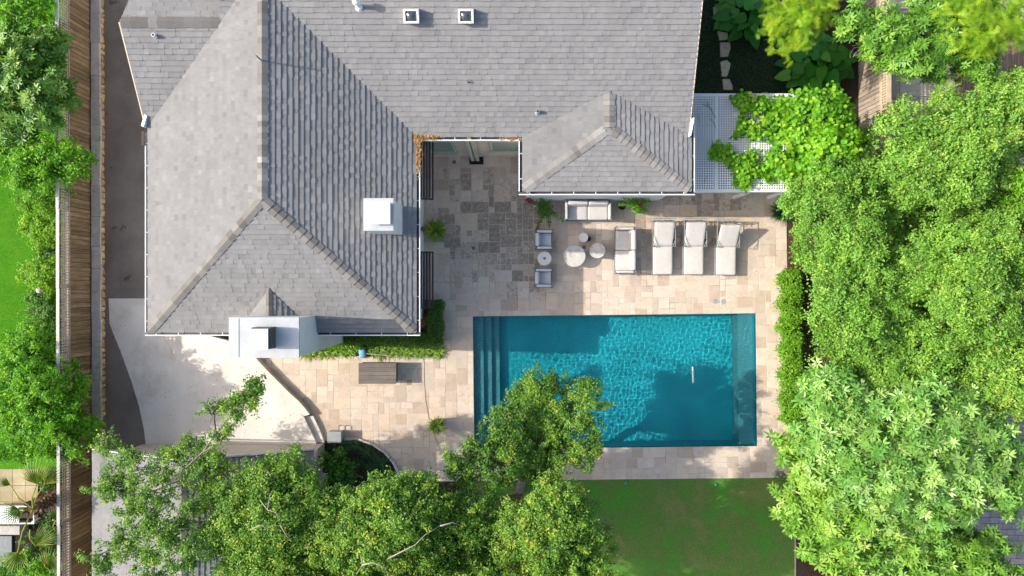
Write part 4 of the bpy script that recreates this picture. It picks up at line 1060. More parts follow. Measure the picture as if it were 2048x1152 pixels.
for px, py, lb in ((1252,966,'turquoise sprinkler head in the lawn edge nearer the oak'),(1431,969,'turquoise sprinkler head in the lawn edge nearer the magnolia'),(1085,973,'turquoise sprinkler head half under the oak canopy')):
    c = W(px,py,0); m = MB(); m.lathe((c.x,c.y,0), [(.045,-.02),(.045,.04),(.03,.06),(.012,.065)], 14); m.build('sprinkler_head', M['teal_plastic'], label=lb, category='sprinkler')
m = MB(); m.tube([W(x,y,.01) for x,y in ((846,700),(848,725),(848,760),(851,800),(858,840),(868,870),(880,900))], .006, 5); m.build('cord', M['tan_stone'], label='thin tan cord trailing across the patio past the terracotta planter', category='cord')

# ------------------------------------------------------------------ plants
def blades(m_list, c, n, L, w, droop=.5, spread=1.0, zup=.5, seed=0):
    r = random.Random(seed)
    for k in range(n):
        a = 2.39996*k + r.uniform(-.3,.3); l = L*r.uniform(.65,1.1); el = r.uniform(.15,1.0)*zup
        d = Vector((math.cos(a), math.sin(a), 0)); s = Vector((-math.sin(a), math.cos(a), 0)); wz = w*r.uniform(.7,1.2)
        pts = []
        for i in range(5):
            q = i/4; pts.append(Vector(c) + d*(l*q*(spread if q else 1)) + Vector((0,0,l*(el*1.6*q - droop*q*q*1.1)+.03)))
        ws = [wz*.5, wz, wz*.9, wz*.6, 0.002]; v = []
        for p, ww in zip(pts, ws): v += [p+s*ww/2, p-s*ww/2]
        m_list.add(v, [(2*i,2*i+1,2*i+3,2*i+2) for i in range(4)], min(1,max(0,r.gauss(.5,.25))))
def tuft(name, label, cat, px, py, n, L, w, mat, group=None, z=0.0, **k):
    c = W(px,py,z); m = MB(); blades(m, c, n, L, w, **k); return m.build(name, M[mat], org=c, label=label, category=cat, group=group)
# border bed
m = MB(); m.prism([(-7.3,-1.0),(-2.36,-1.0),(-2.34,-.42),(-2.34,-2.25),(-7.3,-2.28)][:0] or [(-7.2,-1.0),(-2.96,-1.0),(-2.96,-.40),(-2.345,-.40),(-2.345,-2.27),(-7.2,-2.27)], -.05, .03); m.build('flower_bed', M['soil'], kind='structure')
fb = None
bs = thing('bed_border', 'row of small pale stones edging the planting bed above the storage box', 'stone border', (-5,-2.3,0))
x = -7.1
while x < -2.4:
    l = random.uniform(.13,.26); m = MB(); m.prism([(x,-2.27),(x+l-.01,-2.27),(x+l-.012,-2.36+random.uniform(-.01,.01)),(x+.004,-2.36+random.uniform(-.01,.01))], -.02, .04+random.uniform(-.01,.01), 0.1+random.random()*.8)
    m.build('stone', M['paver'], bs); x += l
def hedge(name, label, boxes, mat, n, leaf=.045, base=0.0, tmpl='leaf', group=None, tone_off=0.0, bump=.03):
    x, y = boxes[0][0], boxes[0][2]; t = thing(name, label, 'hedge', (x, y, base), group)
    Ps, Ns = [], []
    vol = sum((b[1]-b[0])*(b[3]-b[2]) + (b[1]-b[0]+b[3]-b[2])*2*(b[5]-b[4]) for b in boxes)
    core = MB()
    for x0,x1,y0,y1,z0,z1 in boxes:
        A = [(x1-x0)*(y1-y0), (x1-x0)*(z1-z0), (x1-x0)*(z1-z0), (y1-y0)*(z1-z0), (y1-y0)*(z1-z0)]; tot = sum(A); nn = int(n*tot/vol)
        f = rng.choice(5, nn, p=np.array(A)/tot); u_ = rng.random((nn,3)); P = np.array([x0,y0,z0]) + u_*np.array([x1-x0,y1-y0,z1-z0]); N = np.zeros((nn,3))
        for q,(ax,val,nv) in enumerate(((2,z1,1),(1,y0,-1),(1,y1,1),(0,x0,-1),(0,x1,1))): k = f == q; P[k,ax] = val; N[k,ax] = nv
        h = np.sin(P[:,0]*9)*np.cos(P[:,1]*8+1)*bump*1.2 + rng.normal(size=nn)*bump
        P += N*h[:,None]; Ps.append(P); Ns.append(N+np.array([0,0,.5])+rng.normal(size=(nn,3))*.6)
        i_ = .05; core.box(x0+i_,x1-i_,y0+i_,y1-i_,z0,z1-i_)
    P = np.concatenate(Ps); N = np.concatenate(Ns)
    scatter('foliage', P, N, leaf*rng.uniform(.7,1.3,len(P)), rng.normal(.45+tone_off,.25,len(P)), tmpl, M[mat], t)
    core.build('stems', M['ground'], t)
    return t
def bpx(x0,y0,x1,y1,z0,z1):
    a, b = W(x0,y0,z1), W(x1,y1,z1); return (a.x,b.x,b.y,a.y,z0,z1)
hedge('box_hedge', 'dark green clipped L-shaped hedge round the corner of the west wing', [bpx(856,604,882,690,.02,.62), bpx(690,668,857,688,.02,.6)], 'leaf_hedge', 15000, .04)
hedge('bright_hedge', 'bright lime low clipped hedge between the large chimney and dark hedge', [bpx(640,678,719,695,.02,.42), bpx(620,688,660,697,.02,.36)], 'leaf_hedge_bright', 6500, .05, tmpl='round')
proto = MB(); blades(proto, Vector((0,0,0)), 20, .27, .036, .45, 1, .55, 5); first = None; k = 0
for row, (yy, xs) in enumerate(((706, range(612,712,13)), (706, range(745,884,12)), (697, range(735,884,13)), (699, range(668,715,14)))):
    for x in xs:
        c = W(x+random.uniform(-3,3), yy+random.uniform(-2,2), .05)
        lb = 'green and yellow strap-leaved clump in the bed beside the clipped hedges'
        if first is None: o = first = proto.build('agapanthus', M['leaf_blade'], label=lb, category='plant', group='strap-leaved clumps in the border bed')
        else: o = first.copy(); sc.collection.objects.link(o)
        o.location = c; o.rotation_euler.z = random.uniform(0,6.28); s = random.uniform(.8,1.15); o.scale = (s,s,s)
# dead shrub between wall and hedge
q = rng.normal(size=(900,3))*np.array([.07,.16,.10]); c = W(847,640,.25)
scatter('dry_shrub', q+np.array(c), rng.normal(size=(900,3)), .04, rng.random(900), 'leaf', M['dead_leaf'], label='brown dry shrub squeezed between house wall and dark hedge', category='shrub', org=c)
# potted plants
def pot(t, c, r, h, mat, soil=True):
    m = MB(); m.lathe(c, [(r*.7,0),(r*.85,h*.5),(r*.97,h-.04),(r*1.05,h-.03),(r*1.05,h),(r*.93,h),(r*.9,h-.05)], 24); m.build('pot', M[mat], t)
    m = MB(); m.lathe(c, [(r*.88,h-.06),(r*.86,h-.045)], 16); m.build('potting_soil', M['soil'], t)
def shoots(t, c, z, tips, mat, leaf=.05, bush=.22, n=700, magenta=()):
    m = MB(); Ps, Ns, tn = [], [], []
    for k, (tx, ty, tz) in enumerate(tips):
        e = W(tx, ty, tz); mid = Vector((c.x,c.y,z)).lerp(e,.5) + Vector((0,0,.14)); pts = [Vector((c.x,c.y,z)), mid, e]; m.tube(pts, [.012,.008,.004], 5)
        cnt = int((e - Vector((c.x,c.y,z))).length*260)
        q = rng.random(cnt)[:,None]; A, B, C_ = [np.array(p) for p in pts]
        P = (1-q)**2*A + 2*q*(1-q)*B + q*q*C_ + rng.normal(size=(cnt,3))*.028; Ps.append(P); Ns.append(rng.normal(size=(cnt,3))*.6+np.array([0,0,1])); tn.append(rng.normal(.4,.2,cnt))
    P = np.array([c.x,c.y,z]) + rng.normal(size=(n,3))*np.array([bush*.5,bush*.5,.09]); Ps.append(P); Ns.append(rng.normal(size=(n,3))*.5+np.array([0,0,1])); tn.append(rng.normal(.5,.25,n))
    P, N, tn = map(np.concatenate, (Ps,Ns,tn))
    scatter('foliage', P, N, leaf*rng.uniform(.7,1.3,len(P)), tn, 'leaf', M[mat], t); m.build('stems', M['bark'], t)
    if magenta:
        P = np.concatenate([np.array(W(*p)) + rng.normal(size=(60,3))*np.array([.05,.05,.03]) for p in magenta]); scatter('flowers', P, rng.normal(size=(len(P),3))+[0,0,1], .04, rng.random(len(P)), 'round', M['magenta'], t)
c = W(1087,421,0); t = thing('potted_plant', 'potted bougainvillea sprawling long green shoots beside the left armchair', 'potted plant', c)
pot(t, c, .2, .38, 'pot_grey'); shoots(t, c, .48, [(1081,392,.8),(1126,441,.6),(1072,463,.5),(1100,452,.5),(1058,399,.8),(1110,428,.6)], 'leaf_hedge', .055, .26, 900, [(1060,403,.8),(1056,398,.82)])
c = W(1272,417,0); t = thing('potted_plant', 'potted bougainvillea with upright shoots and yellow-green base left of the loungers', 'potted plant', c)
pot(t, c, .2, .36, 'pot_grey'); shoots(t, c, .48, [(1242,392,1.0),(1261,390,1.0),(1280,390,1.0),(1299,400,.9),(1238,408,.7),(1296,425,.5)], 'leaf_vine', .055, .24, 700, [(1280,408,.7),(1284,400,.8)])
c = W(1242,414,.0); t = thing('flower_pot', 'empty black round pot between the wall sofa and upright bougainvillea', 'pot', c); pot(t, c, .12, .28, 'black')
c = W(877,846,0); t = thing('potted_plant', 'terracotta pot of spilling yellow-green fern in the middle of the lower patio', 'potted plant', c)
pot(t, c, .22, .42, 'terracotta'); m = MB(); blades(m, c+Vector((0,0,.42)), 95, .38, .03, .5, 1, .75, 9); m.build('foliage', M['leaf_blade'], t)
c = W(872,462,0); t = thing('fern', 'dark green fern clump against the west wing wall between the slatted canopies', 'fern', c)
m = MB(); blades(m, c+Vector((0,0,.1)), 130, .42, .045, .5, 1, .8, 11); m.build('foliage', M['leaf_blade'], t)
q = rng.normal(size=(120,3))*np.array([.05,.05,.04]); scatter('dry_flowers', q+np.array(W(848,458,.5)), rng.normal(size=(120,3)), .05, rng.random(120), 'round', M['dead_leaf'], t)
tuft('ornamental_grass', 'dark green spiky grass clump at the upper right patio corner', 'grass clump', 1563, 424, 260, .50, .018, 'leaf_bladedark', droop=.45, zup=.7)
tuft('ornamental_grass', 'dark green spiky grass clump at the lower right patio corner', 'grass clump', 1575, 886, 240, .42, .018, 'leaf_bladedark', droop=.45, zup=.7)
# curved planter by the garage
m = MB(); m.prism(plant_poly, -.05, .05); m.build('planter_soil', M['soil'], kind='structure')
ct = thing('planter_curb', 'thin pale curved curb round the shaded planter beside the garage', 'curb', tuple(W(740,885,0)))
cp = PLANT[1:-1]
for i in range(len(cp)-1):
    a, b = W(*cp[i]), W(*cp[i+1]); d = (b-a).normalized(); s = Vector((d.y,-d.x,0)); s = s if s.dot(W(1000,700)-a) > 0 else -s
    m = MB(); m.prism([tuple(a)[:2], tuple(b-d*.006)[:2], tuple(b-d*.006+s*.06)[:2], tuple(a+s*.06)[:2]], -.02, .08, .6); m.build('curb_stone', M['concrete'], ct)
proto = MB(); blades(proto, Vector((0,0,0)), 34, .36, .022, .42, 1, .6, 21); first = None
for x, y in ((672,898),(694,893),(712,890),(733,902),(752,912),(765,925),(716,928),(742,935),(770,948),(680,915)):
    lb = 'dark green spiky strap-leaved clump in the shaded curved planter'
    if first is None: o = first = proto.build('spider_lily', M['leaf_bladedark'], label=lb, category='plant', group='spiky clumps in the curved planter')
    else: o = first.copy(); sc.collection.objects.link(o)
    o.location = W(x,y,.08); o.rotation_euler.z = random.uniform(0,6.28); s = random.uniform(.8,1.15); o.scale = (s,s,s)
tree('shrub', 'dark leafy shrub against the garage wall in the curved planter', (672,935), [(tuple(W(672,922,.7)),.28,.38,.35),(tuple(W(665,955,.8)),.25,.4,.35),(tuple(W(690,945,.6)),.25,.35,.3)], M['leaf_hedge'], .085, 500, 'round', .2, .03, cat='shrub')
# hedge strip right of the patio
hedge('box_hedge', 'bright green narrow hedge running along the right edge of the patio', [bpx(1575,545,1600,700,-.02,.55), bpx(1577,700,1601,845,-.02,.55)], 'leaf_hedge_bright', 17000, .05, tmpl='round', tone_off=-.12, bump=.085)
tree('shrub', 'small dark shrub at the corner where lawn meets patio', (1566,952), [(tuple(W(1564,952,.35)),.22,.2,.2)], M['leaf_hedge'], .05, 900, 'leaf', .15, .02, cat='shrub')

# upper right garden: ground cover, stepping stones, elephant ears
gc = poly_px([(1370,-60),(1570,-60),(1575,190),(1370,190)])
m = MB(); m.prism(poly_px([(1360,-80),(1725,-80),(1725,420),(1590,400),(1590,330),(1360,330)]), -.05, -.02); m.build('garden_soil', M['soil'], kind='structure')
q = pts_in(poly_px([(1382,-20),(1552,-20),(1578,100),(1575,196),(1380,196)]), 30000); n = len(q)
scatter('ground_cover', np.c_[q, rng.uniform(0,.09,n)], rng.normal(size=(n,3))*.6+[0,0,1], rng.uniform(.03,.05,n), rng.normal(.45,.25,n), 'leaf', M['leaf_cover'], kind='stuff')
SS = [([(1430,-18),(1447,-20),(1450,-2),(1432,0)],'at the top edge of the picture'),([(1427,14),(1445,12),(1452,28),(1443,36),(1428,32)],'darkest grey one'),([(1433,40),(1452,41),(1455,61),(1437,52)],'next to the darkest grey one'),
      ([(1435,62),(1456,66),(1455,79),(1439,80)],'squat one between two tan ones'),([(1440,85),(1460,85),(1461,98),(1456,113),(1441,114)],'squarish one in the middle of the path'),
      ([(1441,124),(1453,120),(1461,127),(1459,139),(1454,153),(1444,153)],'tall hooked one second from the pergola'),([(1445,158),(1459,158),(1465,172),(1465,180),(1447,179)],'nearest the pergola')]
for i, (pp, lb) in enumerate(SS):
    m = MB(); m.prism(poly_px(pp, .1), 0, .105, random.random()); m.build('stepping_stone', M['flag'], label='stepping stone in the dark ground cover, ' + lb, category='stepping stone', group='stepping stones beside the house')
ear_out = [(-.10,0),(-.22,.16),(-.18,.34),(.0,.44),(.28,.42),(.6,.30),(.85,.14),(1.0,0)]
def ears(name, label, px, py, rx, ry, n, seed):
    r = random.Random(seed); c = W(px,py,0); t = thing(name, label, 'plant', c)
    for k in range(n):
        q = math.sqrt((k+.5)/n); a = k*2.39996; x, y = px+q*rx*math.cos(a), py+q*ry*math.sin(a)
        z = .75 - .4*q*q + r.uniform(-.12,.15); p = W(x,y,z); L = r.uniform(.32,.52); h = math.atan2(-math.sin(a), math.cos(a)) + r.uniform(-.8,.8)
        R3 = Matrix.Rotation(h,3,'Z') @ Matrix.Rotation(r.uniform(.05,.45),3,'Y') @ Matrix.Rotation(r.uniform(-.25,.25),3,'X')
        v = []
        for (u_, w_) in ear_out:
            bend = -.18*u_*u_
            v.append(p + R3 @ Vector((u_*L, 0, bend*L - .0))); v.append(p + R3 @ Vector((u_*L, w_*L, bend*L+.07*L))); v.append(p + R3 @ Vector((u_*L, -w_*L, bend*L+.07*L)))
        f = []
        for i in range(len(ear_out)-1): b = i*3; f += [(b,b+3,b+4,b+1),(b+3,b,b+2,b+5)]
        m = MB(); m.add(v, f, min(1,max(0,r.gauss(.5,.28)))); m.build('leaf', M['leaf_ear'], t, smooth=True)
        m = MB() if k == 0 else ms; ms = m; m.tube([Vector((c.x+(p.x-c.x)*.3, c.y+(p.y-c.y)*.3, 0)), p - Vector((0,0,.1)), p], [.02,.014,.01], 5)
    ms.build('stems', M['leaf_ear'], t)
ears('elephant_ear', 'elephant ear clump with broad dark leaves beside the upper stepping stones', 1497, 28, 58, 44, 34, 3)
ears('elephant_ear', 'elephant ear clump with broad glossy leaves beside the plank fence', 1632, 128, 66, 50, 48, 5)
m = MB(); m.tube([W(x,y,.03) for x,y in ((1692,186),(1690,200),(1686,215),(1684,226))], .01, 5); m.build('stick', M['twig'], label='thin pale stick on the dark soil near the plank fence', category='stick')

# plank fence upper right
fr = thing('plank_fence', 'sunlit greyed plank fence with tan lattice top among the upper right trees', 'fence', tuple(W(1717,160,0)))
y = 10.0
while y > 4.4:
    m = MB(); x = 11.56; m.box(x+random.uniform(-.004,.004), x+.02, y-.135, y-random.uniform(.004,.01), -.02, 1.35, random.random()); m.build('board', M['fence_grey'], fr); y -= .142
m = MB()
for z in (1.40,1.49,1.58,1.67): m.box(11.565,11.573,4.4,10,z,z+.035)
yy = 10.0
while yy > 4.4: m.box(11.574,11.582,yy-.035,yy,1.38,1.74); yy -= .085
m.build('lattice_panel', M['lattice_tan'], fr)
m = MB(); m.box(11.53,11.66,4.4,10,1.75,1.79); m.build('top_rail', M['lattice_tan'], fr); m = MB(); m.box(11.53,11.60,4.4,10,1.355,1.378); m.build('middle_rail', M['lattice_tan'], fr)
for yy in (9.2,6.9,4.6): m = MB(); m.box(11.60,11.69,yy,yy+.09,-.02,1.74); m.build('post', M['lattice_tan'], fr)
# paving beyond it
pv = MB(); pv.box(11.75,20.5,3.5,10.5,-.05,-.015); pvo = pv.build('side_path', M['mortar'], kind='structure')
y = 3.6; 
while y < 9.8:
    x = 12.0; hh = random.uniform(.6,.85)
    while x < 15.0:
        ww = random.uniform(.6,1.0); j = .02; m = MB(); m.prism([(x+j,y+j),(x+ww-j,y+random.uniform(.01,.05)),(x+ww-j-random.uniform(0,.03),y+hh-j),(x+j+random.uniform(0,.03),y+hh-j)], -.02, .01, random.random()); m.build('flagstone', M['flag'], pvo); x += ww
    y += hh
dkk = thing('timber_deck', 'brown board deck seen between the upper right trees', 'deck', tuple(W(1990,130,.2)))
x = 14.9
while x < 18.5:
    m = MB(); m.box(x,x+.085,5.2,9.2,.15,.2,random.random()); m.build('board', M['deck'], dkk); x += .095
m = MB(); m.box(16.6,18.6,8.35,9.2,.203,.32); m.build('concrete_pad', M['concrete'], kind='structure')
# street pavers lower right
sp = MB(); sp.box(14.0,30,-20,-3.6,-.05,-.025); spo = sp.build('street_paving', M['soil'], kind='structure'); m = MB()
y = -10.2
while y < -3.8:
    x = 14.1 + random.uniform(0,.2)
    while x < 18.6: m.box(x+.006,x+.29,y+.006,y+.19,-.03,.0+random.uniform(-.003,.003),random.random()); x += .296
    y += .196
m.build('street_pavers', M['street_paver'], spo, kind='stuff')

# neighbour's terrace, lower left
TZ = GZ+.22
nt_ = thing('terrace', 'mossy yellow tile terrace beyond the fence with furniture on it', 'terrace', tuple(W(40,985,TZ)))
for j in range(3):
    for i in range(4):
        a, b = W(-26+i*25.5, 938+j*33, TZ), W(-26+(i+1)*25.5, 938+(j+1)*33, TZ); m = MB(); m.box(a.x+.006,b.x-.006,b.y+.006,a.y-.006,TZ-.08,TZ+random.uniform(-.003,.003),random.random()); m.build('tile', M['tile'], nt_)
# slatted white bench
a, b = W(-40,1012,TZ+.4), W(68,1048,TZ+.4); t = thing('slatted_bench', 'white slatted garden bench on the terrace under the palm', 'bench', ((a.x+b.x)/2,(a.y+b.y)/2,TZ))
x = a.x+.03
while x < b.x-.55: m = MB(); m.box(x,x+.05,b.y+.03,a.y-.03,TZ+.37,TZ+.395); m.build('slat', M['white_metal'], t); x += .075
m = MB(); m.box(a.x,b.x,b.y,b.y+.03,TZ+.33,TZ+.4); m.box(a.x,b.x,a.y-.03,a.y,TZ+.33,TZ+.4); m.box(b.x-.03,b.x,b.y+.031,a.y-.031,TZ+.33,TZ+.4); m.box(b.x-.55,b.x-.5,b.y+.031,a.y-.031,TZ+.36,TZ+.402); m.build('frame', M['white_metal'], t)
for x in (a.x+.05,b.x-.1):
    for y in (b.y+.032,a.y-.08): m = MB(); m.box(x,x+.045,y,y+.045,TZ,TZ+.365); m.build('leg', M['white_metal'], t)
m = MB(); a, b = W(-30,1052,TZ+.35), W(40,1068,TZ+.35); m.box(a.x,b.x,b.y,a.y,TZ-.1,TZ+.35); m.box(a.x-.01,b.x+.01,b.y-.01,a.y+.01,TZ+.352,TZ+.39); m.build('garden_wall', M['cap_stone'], label='low grey block wall between slatted bench and small basin', category='wall')
m = MB(); a, b = W(-30,1072,TZ), W(24,1160,TZ); m.box(a.x,b.x,b.y,a.y,TZ-.1,TZ+.02); m.build('basin', M['frame_metal'], label='dark teal garden basin at the lower left corner', category='basin')

# ------------------------------------------------------------------ trees
AL = auto_lobes
# right side, light green small-leaved trees
G1 = 'light green trees right of the patio'
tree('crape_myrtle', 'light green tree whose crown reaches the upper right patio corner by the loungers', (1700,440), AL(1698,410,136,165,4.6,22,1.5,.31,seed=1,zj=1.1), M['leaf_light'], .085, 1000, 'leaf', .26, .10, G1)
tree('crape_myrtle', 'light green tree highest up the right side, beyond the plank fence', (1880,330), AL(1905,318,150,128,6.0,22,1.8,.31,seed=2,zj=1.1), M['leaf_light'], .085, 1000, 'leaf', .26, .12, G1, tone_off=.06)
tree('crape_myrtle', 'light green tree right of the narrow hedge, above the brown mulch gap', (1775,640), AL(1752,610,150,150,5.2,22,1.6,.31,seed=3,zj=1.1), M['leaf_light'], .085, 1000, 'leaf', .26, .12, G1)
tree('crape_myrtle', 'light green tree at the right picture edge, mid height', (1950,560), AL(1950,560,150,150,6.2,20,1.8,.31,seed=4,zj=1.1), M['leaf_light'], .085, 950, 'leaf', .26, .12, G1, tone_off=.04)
tree('crape_myrtle', 'light green tree just above the pale magnolia', (1870,760), AL(1840,742,160,100,5.2,19,1.5,.31,seed=5,zj=1.1), M['leaf_light'], .085, 1000, 'leaf', .26, .12, G1)
tree('crape_myrtle', 'yellowish green tree tucked in the right edge above the pale magnolia', (2030,730), AL(2020,740,90,100,5.6,8,1.5,.42,seed=6), M['leaf_light'], .085, 900, 'leaf', .26, .12, G1, tone_off=.15)
tree('leafy_tree', 'brighter green tree cut by the right picture edge', (2060,420), AL(2055,430,75,110,5.0,8,1.4,.42,seed=7), M['leaf_vine'], .095, 800, 'leaf', .26, .12)
tree('leafy_tree', 'light green tree at the right edge below the upper deck', (2060,190), AL(2040,220,95,85,5.4,8,1.4,.42,seed=8), M['leaf_light'], .085, 900, 'leaf', .26, .12, tone_off=.05)
# vine over the lattice
vl = [(tuple(W(x,y,z)), r, r*q, rz) for x,y,z,r,q,rz in ((1640,230,3.3,.75,.9,.5),(1600,300,3.0,.7,1,.45),(1575,330,2.8,.5,.9,.35),(1660,300,3.5,.75,1,.5),(1630,355,2.9,.55,.6,.4),(1560,240,2.6,.42,.8,.25),(1585,205,2.5,.35,.5,.2),(1540,215,2.4,.35,.5,.15),(1515,210,2.35,.22,.5,.1),(1672,232,3.0,.3,.9,.4),(1535,260,2.45,.3,.8,.15),(1505,262,2.35,.2,.5,.1),(1545,350,2.35,.25,.3,.1),(1480,200,2.35,.12,.3,.06))]
vl += [(tuple(W(x,y,2.33)), r, r*.7, .07) for x,y,r in ((1437,306,.14),(1452,312,.12),(1468,318,.12),(1480,325,.14),(1484,345,.15),(1488,360,.16),(1500,335,.15),(1515,345,.2),(1505,315,.1),(1490,250,.13),(1480,265,.12),(1490,212,.16))]
tree('climbing_vine', 'lush bright green vine with rounded leaves spilling over the white lattice', (1660,290), vl, M['leaf_vine'], .11, 430, 'round', .2, .06, cat='vine', up=1.2)
# yellow-green feathery trees
tree('feathery_tree', 'yellow-green feathery tree at the top between elephant ears and magnolia', (1600,20), AL(1598,25,70,58,4.6,8,1.0,.42,seed=9)+[(tuple(W(1585,80,3.6)),.3,.3,.2),(tuple(W(1550,50,3.6)),.3,.35,.2)], M['leaf_yellow'], .30, 60, 'frond', .3, .08, up=1.6)
tree('feathery_tree', 'yellow-green feathery tree in the top right picture corner', (1990,30), AL(1980,38,110,70,5.5,11,1.2,.4,seed=10), M['leaf_yellow'], .30, 60, 'frond', .3, .1, up=1.6, tone_off=-.1)
# magnolias
tree('magnolia', 'dark magnolia with brown dead leaves at the upper right', (1830,110), AL(1850,76,145,70,5.0,14,1.2,.36,seed=11)+[(tuple(W(1820,140,3.9)),.45,.25,.3),(tuple(W(1715,50,4)),.4,.4,.3),(tuple(W(1950,130,3.9)),.35,.4,.3)], M['leaf_mag'], .19, 70, 'ros', .3, .1, up=1.3, tone_off=-.12, twigs=2)
tree('magnolia', 'pale silvery green magnolia filling the lower right corner side', (1860,900), AL(1830,905,215,150,5.6,22,1.5,.30,seed=12)+[(tuple(W(1660,800,4.2)),.6,.7,.4),(tuple(W(1640,760,3.8)),.35,.4,.3),(tuple(W(1950,860,4.6)),.8,.5,.5)], M['leaf_mag_pale'], .21, 75, 'ros', .3, .13, up=1.3)
tree('magnolia', 'bright green magnolia beside the right side of the lawn', (1700,1010), AL(1732,1020,160,115,4.6,18,1.3,.32,seed=13)+[(tuple(W(1600,900,3.4)),.45,.4,.3),(tuple(W(1650,905,3.6)),.5,.4,.3)], M['leaf_mag'], .21, 75, 'ros', .3, .12, up=1.3, tone_off=.14)
tree('magnolia', 'smaller bright magnolia at the bottom right picture edge', (1900,1130), AL(1880,1120,160,62,3.8,12,1.0,.36,seed=14), M['leaf_mag'], .19, 75, 'ros2', .3, .1, up=1.3, tone_off=.0)
# left side
tree('magnolia', 'dark glossy magnolia leaning over the fence at the upper left', (50,160), AL(58,160,95,108,3.6,12,1.1,.36,seed=15), M['leaf_mag_dark'], .19, 95, 'ros', .28, .1, zg=GZ+.2, up=1.2, tone_off=.1)
tree('leafy_tree', 'yellow-green leafy tree in the top left picture corner', (40,20), AL(45,15,75,55,3.2,7,.9,.42,seed=16), M['leaf_vine'], .10, 650, 'leaf', .22, .08, zg=GZ+.2, tone_off=-.15)
tree('leafy_tree', 'lush bright green tree over the fence above the neighbour lawn', (70,320), AL(72,322,92,62,3.3,10,.9,.4,seed=17), M['leaf_vine'], .095, 800, 'leaf', .22, .08, zg=GZ+.2, tone_off=-.08)
tree('shrub', 'mid green shrub spilling over the fence below the lush bright tree', (100,400), AL(100,400,55,40,2.6,5,.6,.45,seed=18), M['leaf_hedge_bright'], .08, 800, 'leaf', .2, .05, zg=GZ+.2, cat='shrub', tone_off=-.1)
G2 = 'shrubs along the neighbour side of the fence'
for i, (x, y, rx_, ry_, mt, lb) in enumerate(((92,455,38,38,'leaf_hedge_bright','uppermost of the rounded shrubs between neighbour lawn and fence'),(100,505,26,28,'leaf_hedge','dark shrub just under the uppermost rounded shrub by the fence'),(88,545,38,32,'leaf_hedge_bright','bright rounded shrub halfway down the neighbour lawn'),(92,615,36,38,'leaf_hedge','dark green rounded shrub beside the fence below the white bloom'),(96,665,34,28,'leaf_hedge','lowest dark rounded shrub just above the big left tree'))):
    tree('shrub', lb, (x,y), AL(x,y,rx_*1.2,ry_*1.15,1.6 if mt == 'leaf_hedge' else 1.8,7,.4,.5,seed=20+i), M[mt], .07, 900, 'leaf', .16, .04, G2, zg=GZ+.2, cat='shrub', tone_off=.05)
c = W(79,580,1.1); m = MB(); m.lathe((c.x,c.y,1.0), [(.02,0),(.09,.05),(.11,.12),(.06,.17),(.01,.18)], 12); m.build('white_bloom', M['cushion'], smooth=True, label='single round white bloom by the neighbour lawn shrubs', category='flower')
tree('leafy_tree', 'big billowing bright green tree hanging over the fence at the lower left', (70,800), AL(75,798,112,135,3.3,17,1.3,.34,seed=26), M['leaf_vine'], .085, 950, 'leaf', .24, .13, zg=GZ+.2, tone_off=-.12)
tree('shrub', 'low green shrub at the bottom left corner under the palm', (40,1150), AL(50,1140,80,25,1.8,6,.3,.5,seed=27), M['leaf_vine'], .08, 600, 'leaf', .2, .04, zg=GZ+.2, cat='shrub', tone_off=-.1)
# oaks along the bottom
G3 = 'oak trees along the bottom of the picture'
ol = [(tuple(W(x,y,z)), r*(CH-z)/CF, r*.85*(CH-z)/CF, .38) for x,y,z,r in ((222,888,3.2,24),(262,935,4.8,42),(228,975,4.7,40),(300,985,5.2,45),(280,1040,5.3,45),(250,1090,5.2,35),(330,1060,5.6,48),(375,1100,5.6,45),(330,925,4.9,30),(385,900,4.8,36),(430,925,4.9,34),(405,955,5,34),(440,980,5.1,26),(300,1130,5.2,40),(200,1120,4.8,32),(395,1010,5.3,26))]
ol += [(tuple(W(x,y,z)), r*(CH-z)/CF, r*.85*(CH-z)/CF, .22) for x,y,z,r in ((440,872,5.7,16),(462,852,5.7,14),(430,818,5.7,16),(455,812,5.7,12),(480,832,5.7,12),(495,788,5.7,13),(520,775,5.7,11),(510,810,5.7,10),(475,800,5.7,9),(505,765,5.7,8))]
oak0 = tree('oak', 'thin-crowned oak over the garage roof reaching one branch across the driveway', (300,1060), ol, M['leaf_oak'], .07, 820, 'leaf', .2, .10, G3, twigs=2, fill=.55)
m = MB()
for pts in ([(372,935,5.2),(405,905,5.2),(432,868,5.35),(462,830,5.5),(492,800,5.6),(522,772,5.6)],[(432,868,5.35),(428,840,5.5),(430,818,5.65)],[(462,830,5.5),(470,800,5.6),(505,765,5.7)],[(405,905,5.2),(440,885,5.4),(462,852,5.6)],[(492,800,5.6),(515,808,5.6)],[(462,830,5.5),(482,834,5.6)]):
    m.tube([W(*p) for p in pts], [.030*(1-.14*i) for i in range(len(pts))], 5)
m.build('branch', M['bark'], oak0)
t = tree('oak', 'dense oak with pale bare twigs over the right half of the garage', (560,1080), AL(545,1055,140,140,6.0,20,1.2,.40,seed=31,zj=.3)+[(tuple(W(530,960,5.2)),.55,.5,.35),(tuple(W(592,935,5.0)),.4,.4,.3),(tuple(W(485,1000,5.3)),.4,.5,.3)], M['leaf_oak'], .07, 900, 'leaf', .2, .16, G3, twigs=3, fill=.6, tone_off=.06)
twig_part(t, [[W(520,1000,5.8),W(535,1020,6.2),W(552,1025,6.4),W(560,1050,6.5)],[W(500,1060,6.0),W(520,1050,6.3),W(545,1062,6.5)],[W(535,1020,6.2),W(540,990,6.2),(W(548,975,6.1))],[W(560,1050,6.5),W(575,1075,6.5),W(590,1080,6.4)]], .013)
